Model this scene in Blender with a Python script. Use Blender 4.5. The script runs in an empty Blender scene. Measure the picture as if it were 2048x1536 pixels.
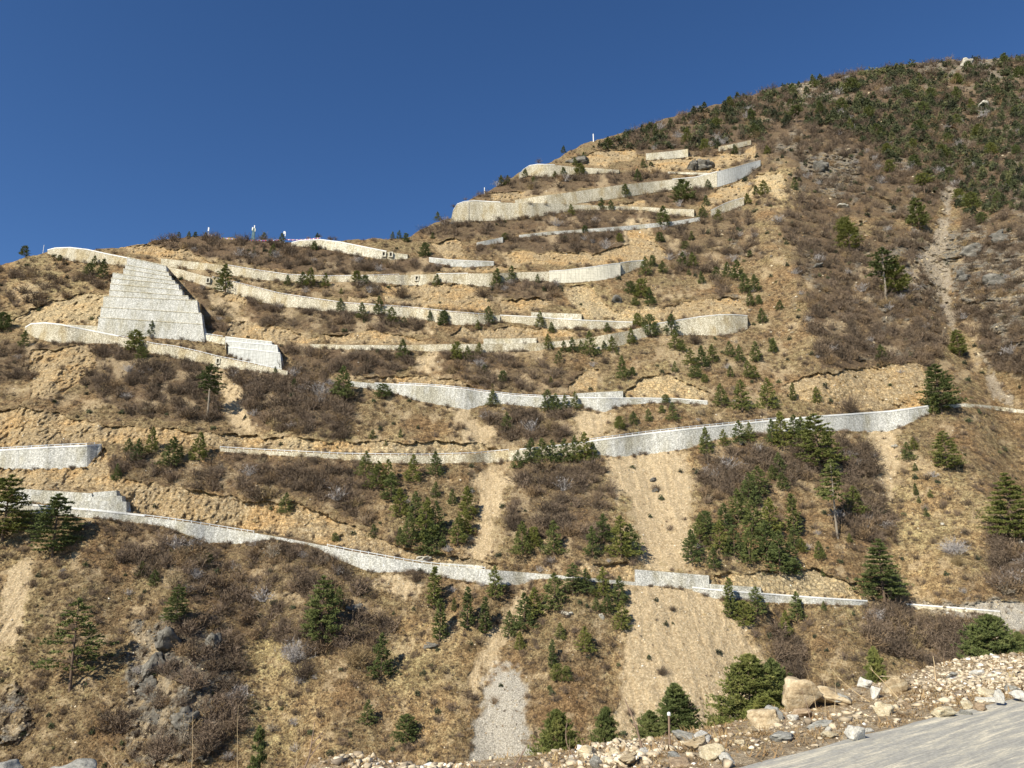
import bpy, math, random
import numpy as np
from mathutils import Vector

# ------------------------------------------------------------------ camera, sky, sun, exposure
scene = bpy.context.scene
COL = scene.collection
PITCH = math.radians(13.0)
F = 1479.0                      # focal length in source pixels (2048 wide)
CAMZ = 3.0
cam_d = bpy.data.cameras.new("camera")
cam_d.sensor_width = 36.0
cam_d.lens = F / 2048.0 * 36.0
cam_d.clip_start = 0.1
cam_d.clip_end = 9000.0
cam = bpy.data.objects.new("camera", cam_d)
cam.location = (0, 0, CAMZ)
cam.rotation_euler = (math.pi / 2 + PITCH, 0, 0)
COL.objects.link(cam)
scene.camera = cam

SUN_EL = math.radians(38.0)
SUN_AZ_LEFT = math.radians(40.0)        # sun stands behind the camera, this far to its left
to_sun = Vector((-math.sin(SUN_AZ_LEFT) * math.cos(SUN_EL), -math.cos(SUN_AZ_LEFT) * math.cos(SUN_EL), math.sin(SUN_EL)))
world = bpy.data.worlds.new("World")
scene.world = world
world.use_nodes = True
wn = world.node_tree.nodes
wl = world.node_tree.links
wn.clear()
sky = wn.new("ShaderNodeTexSky")
sky.sky_type = 'NISHITA'
sky.sun_disc = False
sky.sun_elevation = SUN_EL
sky.sun_rotation = math.atan2(to_sun.x, to_sun.y)
sky.altitude = 3000.0
sky.air_density = 1.0
sky.dust_density = 0.0
sky.ozone_density = 2.2
bg = wn.new("ShaderNodeBackground")
bg.inputs['Strength'].default_value = 0.08
wo = wn.new("ShaderNodeOutputWorld")
hsv = wn.new("ShaderNodeHueSaturation")
hsv.inputs['Saturation'].default_value = 1.2
hsv.inputs['Value'].default_value = 1.06
hsv.inputs['Hue'].default_value = 0.505
wl.new(sky.outputs[0], hsv.inputs['Color'])
wl.new(hsv.outputs[0], bg.inputs['Color'])
wl.new(bg.outputs[0], wo.inputs['Surface'])
sun_d = bpy.data.lights.new("sun", 'SUN')
sun_d.energy = 4.5
sun_d.angle = math.radians(0.53)
sun_d.color = (1.0, 0.935, 0.80)
sun = bpy.data.objects.new("sun", sun_d)
sun.rotation_euler = to_sun.to_track_quat('Z', 'Y').to_euler()
COL.objects.link(sun)
scene.view_settings.view_transform = 'Standard'
scene.view_settings.look = 'None'
scene.view_settings.exposure = 0.68
scene.view_settings.gamma = 1.0

rng = np.random.default_rng(7)
random.seed(7)

# ------------------------------------------------------------------ maths helpers
cp, sp = math.cos(PITCH), math.sin(PITCH)


def ray(px, py):
    """direction scaled so that its world y is 1"""
    px = np.asarray(px, float); py = np.asarray(py, float)
    xc = (px - 1024.0) / F
    yc = -(py - 768.0) / F
    dy = cp - yc * sp
    dz = sp + yc * cp
    return xc / dy, dz / dy


def project(x, y, z):
    z = z - CAMZ
    f = y * cp + z * sp
    u = -y * sp + z * cp
    return 1024 + F * x / f, 768 - F * u / f


_perm = np.random.default_rng(3).integers(0, 256, 512)
_val = np.random.default_rng(4).random(256)


def _h(ix, iy, s):
    return _val[_perm[(_perm[(ix + s * 37) & 255] + iy) & 255]]


def vnoise(x, y, s=0):
    ix = np.floor(x).astype(np.int64); iy = np.floor(y).astype(np.int64)
    fx = x - ix; fy = y - iy
    fx = fx * fx * (3 - 2 * fx); fy = fy * fy * (3 - 2 * fy)
    a = _h(ix, iy, s); b = _h(ix + 1, iy, s); c = _h(ix, iy + 1, s); d = _h(ix + 1, iy + 1, s)
    return (a * (1 - fx) + b * fx) * (1 - fy) + (c * (1 - fx) + d * fx) * fy * 1.0 - 0.5


def fbm(x, y, octs=3, s=0):
    r = 0; a = 1.0
    for k in range(octs):
        r = r + a * vnoise(x * 2 ** k + 17.3 * k, y * 2 ** k - 9.1 * k, s + k)
        a *= 0.5
    return r


def in_poly(px, py, poly):
    inside = np.zeros(px.shape, bool)
    n = len(poly)
    xs = [p[0] for p in poly]; ys = [p[1] for p in poly]
    bb = (px > min(xs) - 1) & (px < max(xs) + 1) & (py > min(ys) - 1) & (py < max(ys) + 1)
    if not bb.any():
        return inside
    qx = px[bb]; qy = py[bb]
    r = np.zeros(qx.shape, bool)
    j = n - 1
    for i in range(n):
        xi, yi = poly[i]; xj, yj = poly[j]
        if yi != yj:
            c = ((yi > qy) != (yj > qy)) & (qx < (xj - xi) * (qy - yi) / (yj - yi) + xi)
            r ^= c
        j = i
    inside[bb] = r
    return inside


def seg_dist(px, py, line):
    d = np.full(px.shape, 1e9)
    for (x0, y0), (x1, y1) in zip(line[:-1], line[1:]):
        vx, vy = x1 - x0, y1 - y0
        t = np.clip(((px - x0) * vx + (py - y0) * vy) / (vx * vx + vy * vy), 0, 1)
        d = np.minimum(d, np.hypot(px - x0 - t * vx, py - y0 - t * vy))
    return d


# ------------------------------------------------------------------ what the hillside is like (traced in source pixels)
SKY_X = [-400, 0, 60, 100, 170, 230, 290, 350, 420, 500, 600, 700, 820, 850, 880, 903, 940, 970, 1010, 1045, 1100, 1140, 1185, 1240, 1290, 1350, 1420, 1500, 1560, 1640, 1720, 1800, 1880, 1950, 2048, 2400]
SKY_Y = [560, 530, 512, 503, 500, 496, 486, 474, 473, 479, 484, 480, 474, 455, 441, 436, 398, 385, 362, 342, 326, 300, 281, 268, 250, 232, 212, 192, 172, 158, 142, 130, 122, 118, 116, 122]


def skyline(px):
    return np.interp(px, SKY_X, SKY_Y)


CUT = [  # bare yellow earth and broken rock above the roads
    [(230, 497), (300, 492), (380, 502), (438, 527), (330, 520)],
    [(30, 645), (60, 620), (110, 602), (200, 585), (228, 600), (205, 650), (130, 650), (60, 648)],
    [(410, 578), (480, 580), (492, 612), (450, 604)],
    [(862, 484), (925, 477), (938, 522), (880, 522)],
    [(1000, 505), (1100, 505), (1200, 508), (1250, 490), (1300, 485), (1338, 515), (1290, 524), (1140, 530), (1030, 526)],
    [(1252, 458), (1290, 450), (1335, 505), (1265, 492)],
    [(880, 533), (1000, 535), (1060, 541), (880, 546)],
    [(760, 572), (850, 566), (960, 572), (985, 615), (960, 626), (860, 618), (770, 608)],
    [(1000, 600), (1060, 598), (1110, 606), (1062, 624), (1000, 630)],
    [(1120, 575), (1190, 575), (1235, 640), (1165, 640)],
    [(1180, 632), (1290, 613), (1350, 615), (1330, 645), (1190, 645)],
    [(1345, 612), (1400, 595), (1480, 600), (1497, 627), (1440, 630), (1345, 640)],
    [(640, 672), (740, 663), (850, 680), (850, 690), (660, 690)],
    [(930, 655), (1150, 660), (1170, 672), (1080, 678), (900, 676)],
    [(720, 756), (900, 756), (960, 782), (880, 773), (760, 767)],
    [(1130, 782), (1170, 740), (1200, 740), (1190, 784)],
    [(1250, 792), (1280, 755), (1340, 750), (1432, 790), (1410, 800), (1290, 798)],
    [(1565, 770), (1640, 745), (1740, 738), (1830, 722), (1872, 770), (1860, 814), (1700, 824), (1600, 800)],
    [(0, 822), (60, 815), (200, 850), (440, 868), (500, 872), (690, 885), (800, 886), (960, 886), (1000, 899), (850, 909), (700, 908), (450, 896), (210, 884), (100, 895), (0, 900), (-300, 900), (-300, 830)],
    [(178, 932), (212, 893), (222, 955), (420, 985), (500, 1005), (600, 1005), (700, 1050), (800, 1095), (830, 1122), (700, 1100), (600, 1080), (520, 1063), (280, 1030), (262, 1000), (200, 978)],
    [(-300, 940), (180, 934), (200, 978), (100, 981), (-300, 985)],
    [(1430, 1150), (1640, 1138), (1720, 1170), (1732, 1203), (1520, 1188), (1430, 1170)],
    [(1150, 1125), (1262, 1128), (1262, 1160), (1170, 1152)],
    [(1130, 317), (1200, 303), (1270, 298), (1290, 310), (1215, 337)],
    [(1295, 320), (1380, 315), (1440, 305), (1500, 308), (1430, 345), (1300, 342)],
    [(1400, 417), (1420, 388), (1480, 360), (1502, 368), (1492, 397), (1440, 408), (1400, 430)],
    [(1508, 350), (1560, 345), (1582, 390), (1550, 402), (1500, 395)],
    [(1232, 408), (1290, 402), (1300, 425), (1240, 424)],
    [(1470, 325), (1518, 288), (1515, 322)],
    [(980, 387), (1050, 384), (1030, 402), (985, 402)],
    [(690, 1095), (850, 1100), (1000, 1130), (1000, 1140), (850, 1128)],
    [(60, 705), (170, 690), (190, 735), (130, 790), (60, 800)],
    [(700, 590), (760, 596), (760, 608), (700, 605)],
    [(470, 640), (540, 655), (640, 680), (560, 690), (450, 672)],
]
SCREE = [  # pale sand and debris chutes
    [(1262, 1170), (1330, 1164), (1430, 1183), (1472, 1230), (1525, 1300), (1515, 1420), (1420, 1440), (1285, 1500), (1222, 1440), (1250, 1350), (1255, 1260)],
    [(1205, 915), (1300, 906), (1372, 898), (1388, 1000), (1370, 1142), (1292, 1142), (1275, 1060), (1240, 990)],
    [(895, 812), (945, 820), (992, 890), (985, 906), (950, 905), (925, 860)],
    [(960, 935), (1010, 935), (1003, 1000), (980, 1060), (980, 1125), (925, 1122), (955, 1040)],
    [(435, 588), (462, 590), (512, 668), (490, 670)],
    [(428, 745), (458, 738), (492, 830), (505, 865), (478, 865), (462, 810)],
    [(1150, 825), (1215, 824), (1232, 855), (1182, 882), (1150, 876)],
    [(1345, 575), (1362, 578), (1352, 612), (1338, 612)],
    [(1050, 1165), (1062, 1160), (1040, 1230), (985, 1330), (950, 1400), (935, 1400), (980, 1290)],
    [(1700, 855), (1790, 862), (1800, 900), (1770, 1000), (1755, 1000), (1760, 900)],
    [(1255, 450), (1285, 440), (1292, 520), (1268, 520)],
    [(740, 1150), (830, 1150), (830, 1190), (750, 1180)],
    [(820, 575), (845, 570), (850, 610), (825, 612)],
    [(0, 1180), (60, 1110), (75, 1110), (40, 1250), (0, 1330)],
    [(800, 630), (830, 632), (850, 680), (835, 682)],
    [(830, 705), (862, 700), (880, 740), (840, 735)],
]
GULLY = [  # stony gully floor at the right
    [(1890, 378), (1917, 368), (1905, 420), (1895, 432), (1888, 425)],
    [(1880, 440), (1898, 440), (1888, 480), (1880, 520), (1900, 540), (1905, 600), (1912, 660), (1895, 640), (1880, 600), (1862, 560), (1838, 545), (1850, 525), (1868, 480)],
    [(1955, 712), (1972, 718), (2000, 765), (2030, 812), (1998, 800)],
    [(1860, 770), (1900, 806), (1870, 812)],
    [(1800, 1207), (1900, 1214), (1990, 1205), (2100, 1215), (2100, 1290), (2010, 1245), (1900, 1222), (1810, 1215)],
]
GREYG = [[(1000, 1335), (1040, 1345), (1055, 1440), (1080, 1640), (920, 1640), (955, 1440), (985, 1370)],
    [(1880, 1212), (1960, 1204), (2048, 1214), (2200, 1225), (2200, 1310), (2040, 1262), (1985, 1232), (1890, 1222)]]
ROCKM = [
    [(270, 1260), (350, 1240), (440, 1290), (470, 1330), (420, 1400), (460, 1440), (400, 1520), (250, 1520), (260, 1380)],
    [(1880, 480), (1960, 470), (2048, 470), (2120, 480), (2120, 640), (1990, 620), (1920, 590)],
    [(1620, 325), (1650, 310), (1680, 335), (1650, 345)],
    [(1380, 312), (1432, 312), (1425, 340), (1385, 335)],
    [(1920, 120), (1945, 112), (1955, 135), (1925, 135)],
    [(1340, 345), (1350, 345), (1350, 350), (1340, 350)],
    [(2020, 300), (2120, 280), (2120, 460), (2040, 420)],
    [(1790, 480), (1870, 500), (1890, 640), (1830, 600), (1800, 540)],
    [(1590, 300), (1700, 320), (1720, 380), (1640, 370)], [(1560, 170), (1640, 150), (1660, 200), (1590, 210)], [(1840, 110), (1990, 105), (2000, 150), (1860, 150)],
    [(1960, 620), (2120, 640), (2120, 700), (1990, 680)],
    [(0, 1400), (30, 1380), (60, 1430), (40, 1470), (0, 1480)],
]
PALE = [
    [(1240, 800), (1280, 748), (1340, 742), (1440, 790), (1420, 806)], [(1420, 1145), (1640, 1130), (1740, 1170), (1745, 1210), (1430, 1185)],
    [(1500, 340), (1565, 338), (1595, 395), (1545, 410), (1495, 400)], [(1170, 640), (1290, 605), (1340, 612), (1330, 650), (1180, 650)], [(1110, 570), (1200, 570), (1240, 645), (1160, 645)],
    [(1130, 825), (1225, 820), (1240, 860), (1150, 885)], [(500, 880), (1000, 880), (1000, 912), (500, 905)], [(830, 1095), (1010, 1120), (1010, 1145), (850, 1130)], [(20, 600), (230, 580), (230, 660), (20, 660)],
    [(790, 1240), (960, 1240), (960, 1380), (930, 1500), (800, 1520), (770, 1380)],
    [(1255, 1165), (1480, 1165), (1560, 1300), (1540, 1460), (1210, 1500), (1230, 1300)],
    [(1190, 900), (1400, 880), (1400, 1150), (1270, 1150), (1210, 980)],
    [(480, 1240), (560, 1290), (660, 1400), (680, 1536), (480, 1640), (470, 1400)],
    [(-200, 1120), (70, 1100), (60, 1250), (20, 1400), (-200, 1500)],
    [(1800, 940), (1960, 950), (1990, 1050), (1880, 1200), (1800, 1190), (1770, 1050)],
    [(60, 520), (200, 560), (100, 590), (0, 600), (0, 540)],
]
SHRUB = [  # (density, polygon)
    (1.0, [(260, 480), (350, 470), (560, 478), (640, 498), (700, 502), (740, 520), (900, 512), (880, 545), (760, 545), (600, 543), (480, 528), (440, 518), (300, 490)]),
    (.9, [(820, 470), (900, 447), (1000, 442), (1150, 425), (1270, 425), (1285, 455), (1100, 468), (900, 478)]),
    (1.0, [(960, 490), (1010, 478), (1260, 458), (1272, 485), (1190, 505), (1000, 502), (950, 512)]),
    (.9, [(930, 398), (1040, 352), (1100, 356), (1230, 346), (1345, 342), (1345, 357), (1200, 376), (1060, 392), (980, 400)]),
    (.8, [(1240, 398), (1390, 378), (1435, 378), (1390, 412), (1290, 412)]),
    (.9, [(1130, 410), (1270, 418), (1330, 425), (1390, 436), (1260, 442), (1150, 432)]),
    (.5, [(100, 535), (225, 560), (225, 590), (100, 600), (20, 650), (-200, 660), (-200, 560), (40, 540)]),
    (.9, [(350, 548), (410, 572), (455, 640), (500, 667), (420, 660), (402, 600)]),
    (.7, [(480, 590), (560, 607), (720, 625), (850, 640), (850, 665), (640, 668), (500, 650)]),
    (1.0, [(560, 690), (790, 695), (835, 720), (790, 755), (700, 750), (590, 735)]),
    (1.2, [(460, 738), (560, 735), (650, 745), (700, 790), (690, 882), (560, 868), (490, 850)]),
    (.9, [(210, 690), (400, 722), (440, 760), (445, 850), (260, 835), (150, 760)]),
    (.9, [(-200, 690), (105, 690), (60, 760), (-200, 800)]),
    (.9, [(440, 905), (700, 922), (760, 960), (745, 1055), (560, 975), (480, 960)]),
    (.6, [(225, 920), (440, 930), (560, 1010), (440, 985), (240, 958)]),
    (.5, [(240, 1035), (450, 1090), (640, 1085), (720, 1150), (680, 1250), (540, 1290), (510, 1300), (430, 1220), (250, 1140)]),
    (.6, [(360, 1230), (480, 1270), (490, 1500), (300, 1536), (200, 1470), (280, 1400)]),
    (.6, [(860, 695), (1170, 745), (1130, 790), (960, 780), (880, 745)]),
    (.9, [(960, 820), (1145, 830), (1140, 880), (990, 892)]),
    (1.0, [(960, 556), (1110, 556), (1112, 606), (980, 590)]),
    (1.5, [(1620, 585), (1800, 600), (1885, 690), (1870, 735), (1640, 738), (1622, 650)]),
    (.8, [(1500, 330), (1640, 250), (1760, 340), (1780, 430), (1600, 450), (1500, 400)]),
    (.9, [(1550, 440), (1720, 470), (1790, 590), (1630, 590), (1600, 500)]),
    (1.3, [(1905, 620), (2300, 600), (2300, 790), (1990, 740)]),
    (.8, [(1760, 440), (1870, 480), (1880, 600), (1800, 600), (1720, 500)]),
    (1.2, [(1680, 880), (1755, 915), (1795, 1080), (1770, 1110), (1680, 1060)]),
    (1.2, [(1728, 1210), (1830, 1222), (1838, 1330), (1745, 1300)]),
    (1.1, [(1840, 1245), (1960, 1245), (1990, 1330), (1840, 1350)]),
    (1.2, [(1975, 1050), (2200, 1070), (2200, 1210), (1990, 1195)]),
    (1.0, [(1545, 1260), (1620, 1300), (1620, 1360), (1550, 1350)]),
    (.7, [(1030, 930), (1200, 935), (1240, 1000), (1190, 1090), (1010, 1070)]),
    (.7, [(1400, 905), (1640, 880), (1660, 960), (1400, 1010)]),
    (.4, [(600, 540), (760, 560), (760, 600), (600, 590)]),
    (.45, [(700, 1150), (800, 1260), (700, 1320), (560, 1300)]),
    (.7, [(540, 1040), (660, 1085), (640, 1120), (540, 1100)]),
    (.6, [(1300, 440), (1500, 420), (1530, 520), (1340, 560)]),
    (.75, [(1190, 290), (1300, 300), (1520, 300), (1640, 240), (1800, 330), (1890, 400), (1850, 450), (1780, 440), (1560, 345), (1400, 325), (1250, 300)]),
    (.8, [(1920, 420), (2200, 420), (2200, 620), (1910, 600), (1930, 500)]),
    (1.15, [(1200, 285), (1300, 250), (1560, 170), (1720, 135), (2200, 100), (2200, 450), (1900, 400), (1500, 300), (1250, 305)]),
    (.5, [(1560, 380), (1900, 560), (1900, 700), (1600, 600)]),
    (.45, [(1300, 350), (1340, 350), (1500, 660), (1440, 600)]),
]
# retaining walls: name -> list of (x, y top, y foot) along the wall
WALLS = {
    'w10c': [(1866, 812, 816), (1930, 807, 812), (1990, 812, 817), (2048, 820, 825), (2160, 830, 835)],
    'w1': [(95, 501, 505), (110, 497, 512), (140, 496, 520), (175, 500, 524), (220, 510, 526), (256, 517, 533)],
    'w3': [(50, 656, 660), (62, 649, 670), (90, 647, 680), (120, 650, 685), (160, 658, 685), (200, 666, 685), (236, 673, 687)],
    'w3b': [(236, 673, 690), (310, 689, 705), (350, 694, 714), (400, 705, 724), (435, 714, 734), (470, 721, 736), (510, 729, 742), (575, 742, 750)],
    'w2c': [(135, 649, 656), (235, 654, 662), (350, 668, 674), (418, 670, 680), (450, 675, 688)],
    'w4': [(451, 675, 707), (500, 680, 718), (545, 685, 731)],
    'w5': [(322, 517, 531), (370, 522, 535), (410, 526, 539), (460, 532, 548), (512, 541, 557), (575, 550, 561), (650, 553, 562), (735, 552, 562), (790, 550, 568), (840, 549, 569), (880, 548, 562), (940, 547, 568), (985, 547, 574), (1030, 545, 560), (1098, 543, 560)],
    'w5c': [(1098, 543, 562), (1130, 541, 564), (1180, 535, 561), (1220, 529, 556), (1241, 527, 550)],
    'w5d': [(1241, 526, 549), (1262, 523, 540), (1288, 521, 530)],
    'w6': [(335, 533, 548), (365, 540, 556), (405, 551, 568), (425, 555, 576), (470, 565, 586), (512, 576, 600), (560, 588, 611), (600, 594, 614), (640, 600, 620), (690, 607, 624), (740, 610, 627), (800, 614, 632), (860, 620, 640), (905, 625, 648), (957, 629, 648), (1000, 631, 642)],
    'w6b': [(1000, 631, 640), (1060, 634, 648), (1100, 637, 656), (1165, 641, 657), (1265, 645, 654)],
    'w6u': [(1062, 624, 637), (1110, 626, 640), (1163, 628, 642)],
    'w7': [(620, 688, 695), (700, 690, 697), (820, 690, 699), (900, 688, 702), (960, 688, 704), (1075, 686, 700), (1120, 682, 692), (1180, 675, 692)],
    'w7u': [(967, 677, 690), (1020, 677, 689), (1073, 676, 687)],
    'w8': [(1180, 675, 694), (1215, 669, 698), (1260, 661, 682), (1300, 650, 670), (1350, 642, 668), (1400, 634, 668), (1440, 630, 670), (1470, 630, 665), (1495, 632, 655)],
    'w9': [(700, 762, 770), (750, 767, 778), (805, 770, 788), (830, 771, 800), (880, 774, 808), (935, 780, 819), (955, 783, 810), (985, 787, 806), (1030, 792, 808), (1085, 795, 814), (1160, 796, 812), (1210, 797, 824), (1232, 797, 812), (1290, 797, 805), (1350, 798, 804), (1415, 803, 808)],
    'w9u': [(1150, 787, 799), (1200, 784, 799), (1246, 782, 799)],
    'w10': [(440, 896, 902), (520, 901, 908), (600, 905, 912), (680, 909, 917), (740, 910, 925), (850, 911, 926), (950, 908, 924), (1024, 901, 921), (1095, 894, 914), (1180, 884, 904)],
    'w10b': [(1180, 884, 904), (1200, 881, 909), (1232, 877, 913), (1300, 868, 906), (1380, 859, 896), (1400, 857, 886), (1460, 851, 872), (1540, 843, 865), (1640, 834, 860), (1700, 830, 861), (1780, 824, 861), (1810, 820, 850), (1860, 813, 824)],
    'w11': [(-160, 915, 930), (0, 902, 934), (50, 899, 937), (120, 895, 935), (175, 893, 933), (202, 891, 900)],
    'w12': [(-160, 996, 1022), (0, 1006, 1022), (100, 1015, 1028), (200, 1023, 1036), (280, 1032, 1045), (330, 1038, 1052), (385, 1046, 1073), (410, 1050, 1083), (470, 1060, 1086), (515, 1067, 1083), (545, 1072, 1077), (600, 1082, 1086), (640, 1090, 1095), (656, 1093, 1110), (700, 1102, 1127), (740, 1109, 1143), (795, 1119, 1144), (830, 1125, 1140), (880, 1131, 1152), (940, 1136, 1163), (985, 1140, 1170), (1040, 1144, 1169), (1062, 1146, 1158), (1100, 1149, 1156), (1190, 1157, 1163), (1270, 1164, 1170), (1300, 1167, 1171)],
    'w12b': [(1385, 1176, 1180), (1430, 1181, 1196), (1520, 1188, 1203), (1640, 1197, 1208), (1735, 1203, 1210)],
    'w12c': [(1808, 1209, 1213), (1900, 1216, 1220), (2000, 1224, 1230)],
    'w12u': [(880, 1125, 1135), (965, 1131, 1142)],
    'w12v': [(1270, 1139, 1167), (1300, 1141, 1169), (1418, 1151, 1181)],
    'w12w': [(1419, 1168, 1182), (1522, 1175, 1190)],
    'w13': [(902, 440, 444), (906, 422, 444), (914, 409, 443), (928, 404, 442), (950, 402, 441), (980, 404, 440), (1030, 406, 437), (1070, 406, 433), (1110, 407, 425), (1150, 409, 420), (1220, 412, 418), (1290, 414, 419), (1335, 417, 428), (1388, 419, 432)],
    'w14': [(1030, 400, 406), (1080, 392, 409), (1130, 386, 409), (1240, 370, 394), (1345, 359, 378), (1390, 355, 375), (1434, 344, 373)],
    'w14c': [(1434, 344, 373), (1470, 335, 362), (1495, 328, 350), (1521, 321, 330)],
    'w15': [(1422, 421, 432), (1450, 407, 423), (1470, 400, 416), (1488, 396, 408)],
    'w16': [(1038, 350, 356), (1046, 340, 353), (1058, 332, 350), (1075, 329, 352), (1110, 330, 352), (1150, 334, 348), (1200, 337, 345), (1238, 340, 345)],
    'w17': [(1292, 307, 319), (1345, 302, 316), (1376, 298, 313)],
    'w18': [(1437, 294, 301), (1470, 287, 296), (1502, 280, 288)],
    'w19': [(953, 485, 491), (1006, 474, 483)],
    'w20': [(1038, 470, 474), (1100, 463, 468), (1150, 460, 464), (1250, 452, 459), (1300, 447, 454), (1345, 443, 450), (1400, 434, 440)],
    'w21': [(583, 486, 490), (600, 482, 491), (640, 480, 494), (680, 485, 503), (720, 493, 510), (770, 503, 518), (815, 509, 516)],
    'w22': [(858, 516, 522), (900, 520, 531), (940, 522, 533), (988, 524, 529)],
    'w23': [(1336, 343, 346), (1420, 346, 349)],
}
# stone tiers of the tall stepped wall and of the small stepped one: quads (xl_top, y, xr_top, y, xl_bot, y, xr_bot, y)
TIERS = [
    ('parapet', (255, 516, 333, 533, 254, 532, 334, 548)),
    ('tier', (252, 531, 339, 547, 252, 541, 340, 557)),
    ('tier', (249, 540, 345, 556, 249, 551, 346, 566)),
    ('tier', (229, 549, 353, 565, 228, 561, 354, 574)),
    ('tier', (227, 560, 361, 573, 226, 573, 362, 586)),
    ('tier', (226, 572, 369, 585, 225, 587, 370, 600)),
    ('tier', (225, 585, 382, 597, 224, 600, 383, 608)),
    ('tier', (215, 598, 401, 607, 212, 621, 403, 631)),
    ('tier', (211, 620, 410, 633, 208, 641, 412, 654)),
    ('footing', (207, 641, 413, 655, 205, 655, 418, 672)),
]
CONC4 = [
    ('panel', (451, 675, 544, 685, 452, 685, 545, 694)),
    ('panel', (452, 684, 556, 693, 453, 697, 558, 708)),
    ('panel', (453, 696, 563, 709, 453, 708, 568, 739)),
]
SMALL = [
    ('tier', (187, 985, 233, 981, 187, 996, 235, 996)),
    ('tier', (30, 977, 186, 987, 30, 1003, 186, 1004)),
    ('tier', (186, 994, 247, 992, 186, 1006, 248, 1006)),
    ('tier', (130, 1002, 258, 1004, 130, 1018, 260, 1029)),
]


def wall_at(px, key):
    w = WALLS[key]
    xs = [p[0] for p in w]
    return (np.interp(px, xs, [p[1] for p in w]), np.interp(px, xs, [p[2] for p in w]))


S_, Y0_ = 0.92, 326.0
RELIEF = [  # (polyline, strength as part of the distance, width in px) + = recess, - = spur
    ([(1925, 250), (1905, 380), (1880, 480), (1900, 640), (2010, 800), (2060, 1000)], .045, 55),
    ([(1700, 200), (1560, 330), (1560, 460), (1620, 620), (1640, 760)], -.030, 60),
    ([(1760, 250), (1800, 400), (1850, 560), (1900, 700)], .012, 45),
    ([(2048, 300), (2060, 480), (2100, 700)], -.05, 60),
    ([(1290, 910), (1320, 1140)], .010, 45),
    ([(990, 930), (950, 1120)], .012, 35),
    ([(1760, 870), (1800, 1100), (1830, 1210)], .014, 50),
    ([(1640, 900), (1700, 1180)], -.008, 40),
    ([(450, 580), (500, 680)], .010, 25),
    ([(430, 740), (490, 870)], .012, 30),
    ([(130, 700), (70, 820)], -.010, 40),
    ([(200, 1050), (140, 1200), (180, 1400)], -.010, 70),
    ([(450, 1100), (520, 1300), (560, 1500)], .018, 60),
    ([(350, 1150), (350, 1300), (370, 1500)], -.015, 60),
    ([(650, 1150), (720, 1300)], -.008, 60),
    ([(1050, 1160), (960, 1380), (1000, 1536)], .015, 50),
    ([(1150, 1180), (1150, 1400)], -.012, 60),
    ([(1340, 1170), (1380, 1420)], -.010, 80),
    ([(1560, 1240), (1600, 1400)], .012, 40),
    ([(940, 800), (970, 900)], .008, 25),
    ([(820, 570), (830, 680)], .006, 30),
    ([(700, 740), (620, 860)], -.008, 60),
    ([(1650, 1200), (1700, 1300)], -.008, 50),
]


def Y_base(px, py):
    tx, tz = ray(px, py)
    Y = S_ * Y0_ / (S_ - np.minimum(tz, 0.80))
    m = 0.035 * fbm(px / 420.0 + 5, py / 420.0, 2, 1) + 0.012 * fbm(px / 130.0, py / 190.0, 2, 4)
    for line, a, w in RELIEF:
        d = seg_dist(px, py, line)
        m = m + 1.35 * a * np.exp(-(d / w) ** 2)
    return Y * (1 + m)


def masks(px, py):
    wx = px + 14 * fbm(px / 26.0, py / 26.0, 3, 9)
    wy = py + 9 * fbm(px / 22.0 + 40, py / 22.0, 3, 12)
    out = {}
    n1 = fbm(px / 9.0, py / 9.0, 3, 15)
    n2 = fbm(px / 34.0, py / 26.0, 3, 18)
    for nm, L, soft in (('cut', CUT, 0), ('scree', SCREE, 20), ('gully', GULLY, 7), ('grey', GREYG, 18), ('rock', ROCKM, 18), ('pale', PALE, 30)):
        m = np.zeros(px.shape)
        if soft:
            for ox, oy in ((0, 0), (soft, 0), (-soft, 0), (0, soft), (0, -soft), (soft * .6, soft * .6), (-soft * .6, soft * .6), (soft * .6, -soft * .6), (-soft * .6, -soft * .6)):
                mm = np.zeros(px.shape, bool)
                for p in L:
                    mm |= in_poly(wx + ox, wy + oy, p)
                m = m + mm / 9.0
            k = {'scree': 1.7, 'gully': 3.0, 'grey': 1.2, 'rock': 1.9, 'pale': 1.4}[nm]
            m = np.clip((m - .42) * 2.6 + .3 + k * (n1 * .8 + n2 * .9) * (1 if nm != 'rock' else 1.3), 0, 1) * (m > .05)
        else:
            for p in L:
                m = np.maximum(m, in_poly(wx, wy, p).astype(float))
            m = m * np.clip(1.0 + 2.6 * (n2 + .30 + .25 * n1), 0, 1)
        out[nm] = m
    # small bare patches anywhere on the open grass
    out['scree'] = np.maximum(out['scree'], np.clip((fbm(px / 30.0 + 3, py / 26.0, 4, 75) - .30) * 2.6, 0, .5) * (py > skyline(px) + 40) * np.where((px > 1250) & (py < 470), .15, 1))
    out['rock'] = np.maximum(out['rock'], np.clip((fbm(px / 30.0 + 3, py / 22.0 + 8, 3, 78) - .33) * 4, 0, .85) * (px > 1450) * (py < 720) * (py > skyline(px) + 25))
    m = np.zeros(px.shape)
    for d, p in SHRUB:
        m = np.maximum(m, d * in_poly(wx, wy, p))
    out['shrub'] = m
    return out


WALL_KEYS = [k for k in WALLS]


def quad_bounds(quads, px):
    """top and foot rows of a tiered wall in each column"""
    top = np.full(px.shape, 1e9); bot = np.full(px.shape, -1e9)
    for _, (a, b, c, d, e, f, g, h) in quads:
        m = (px >= a) & (px <= c)
        y = np.interp(px, [a, c], [b, d])
        top = np.where(m, np.minimum(top, y), top)
        m = (px >= e) & (px <= g)
        y = np.interp(px, [e, g], [f, h])
        bot = np.where(m, np.maximum(bot, y), bot)
    return top, bot


FOOT = {}


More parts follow.
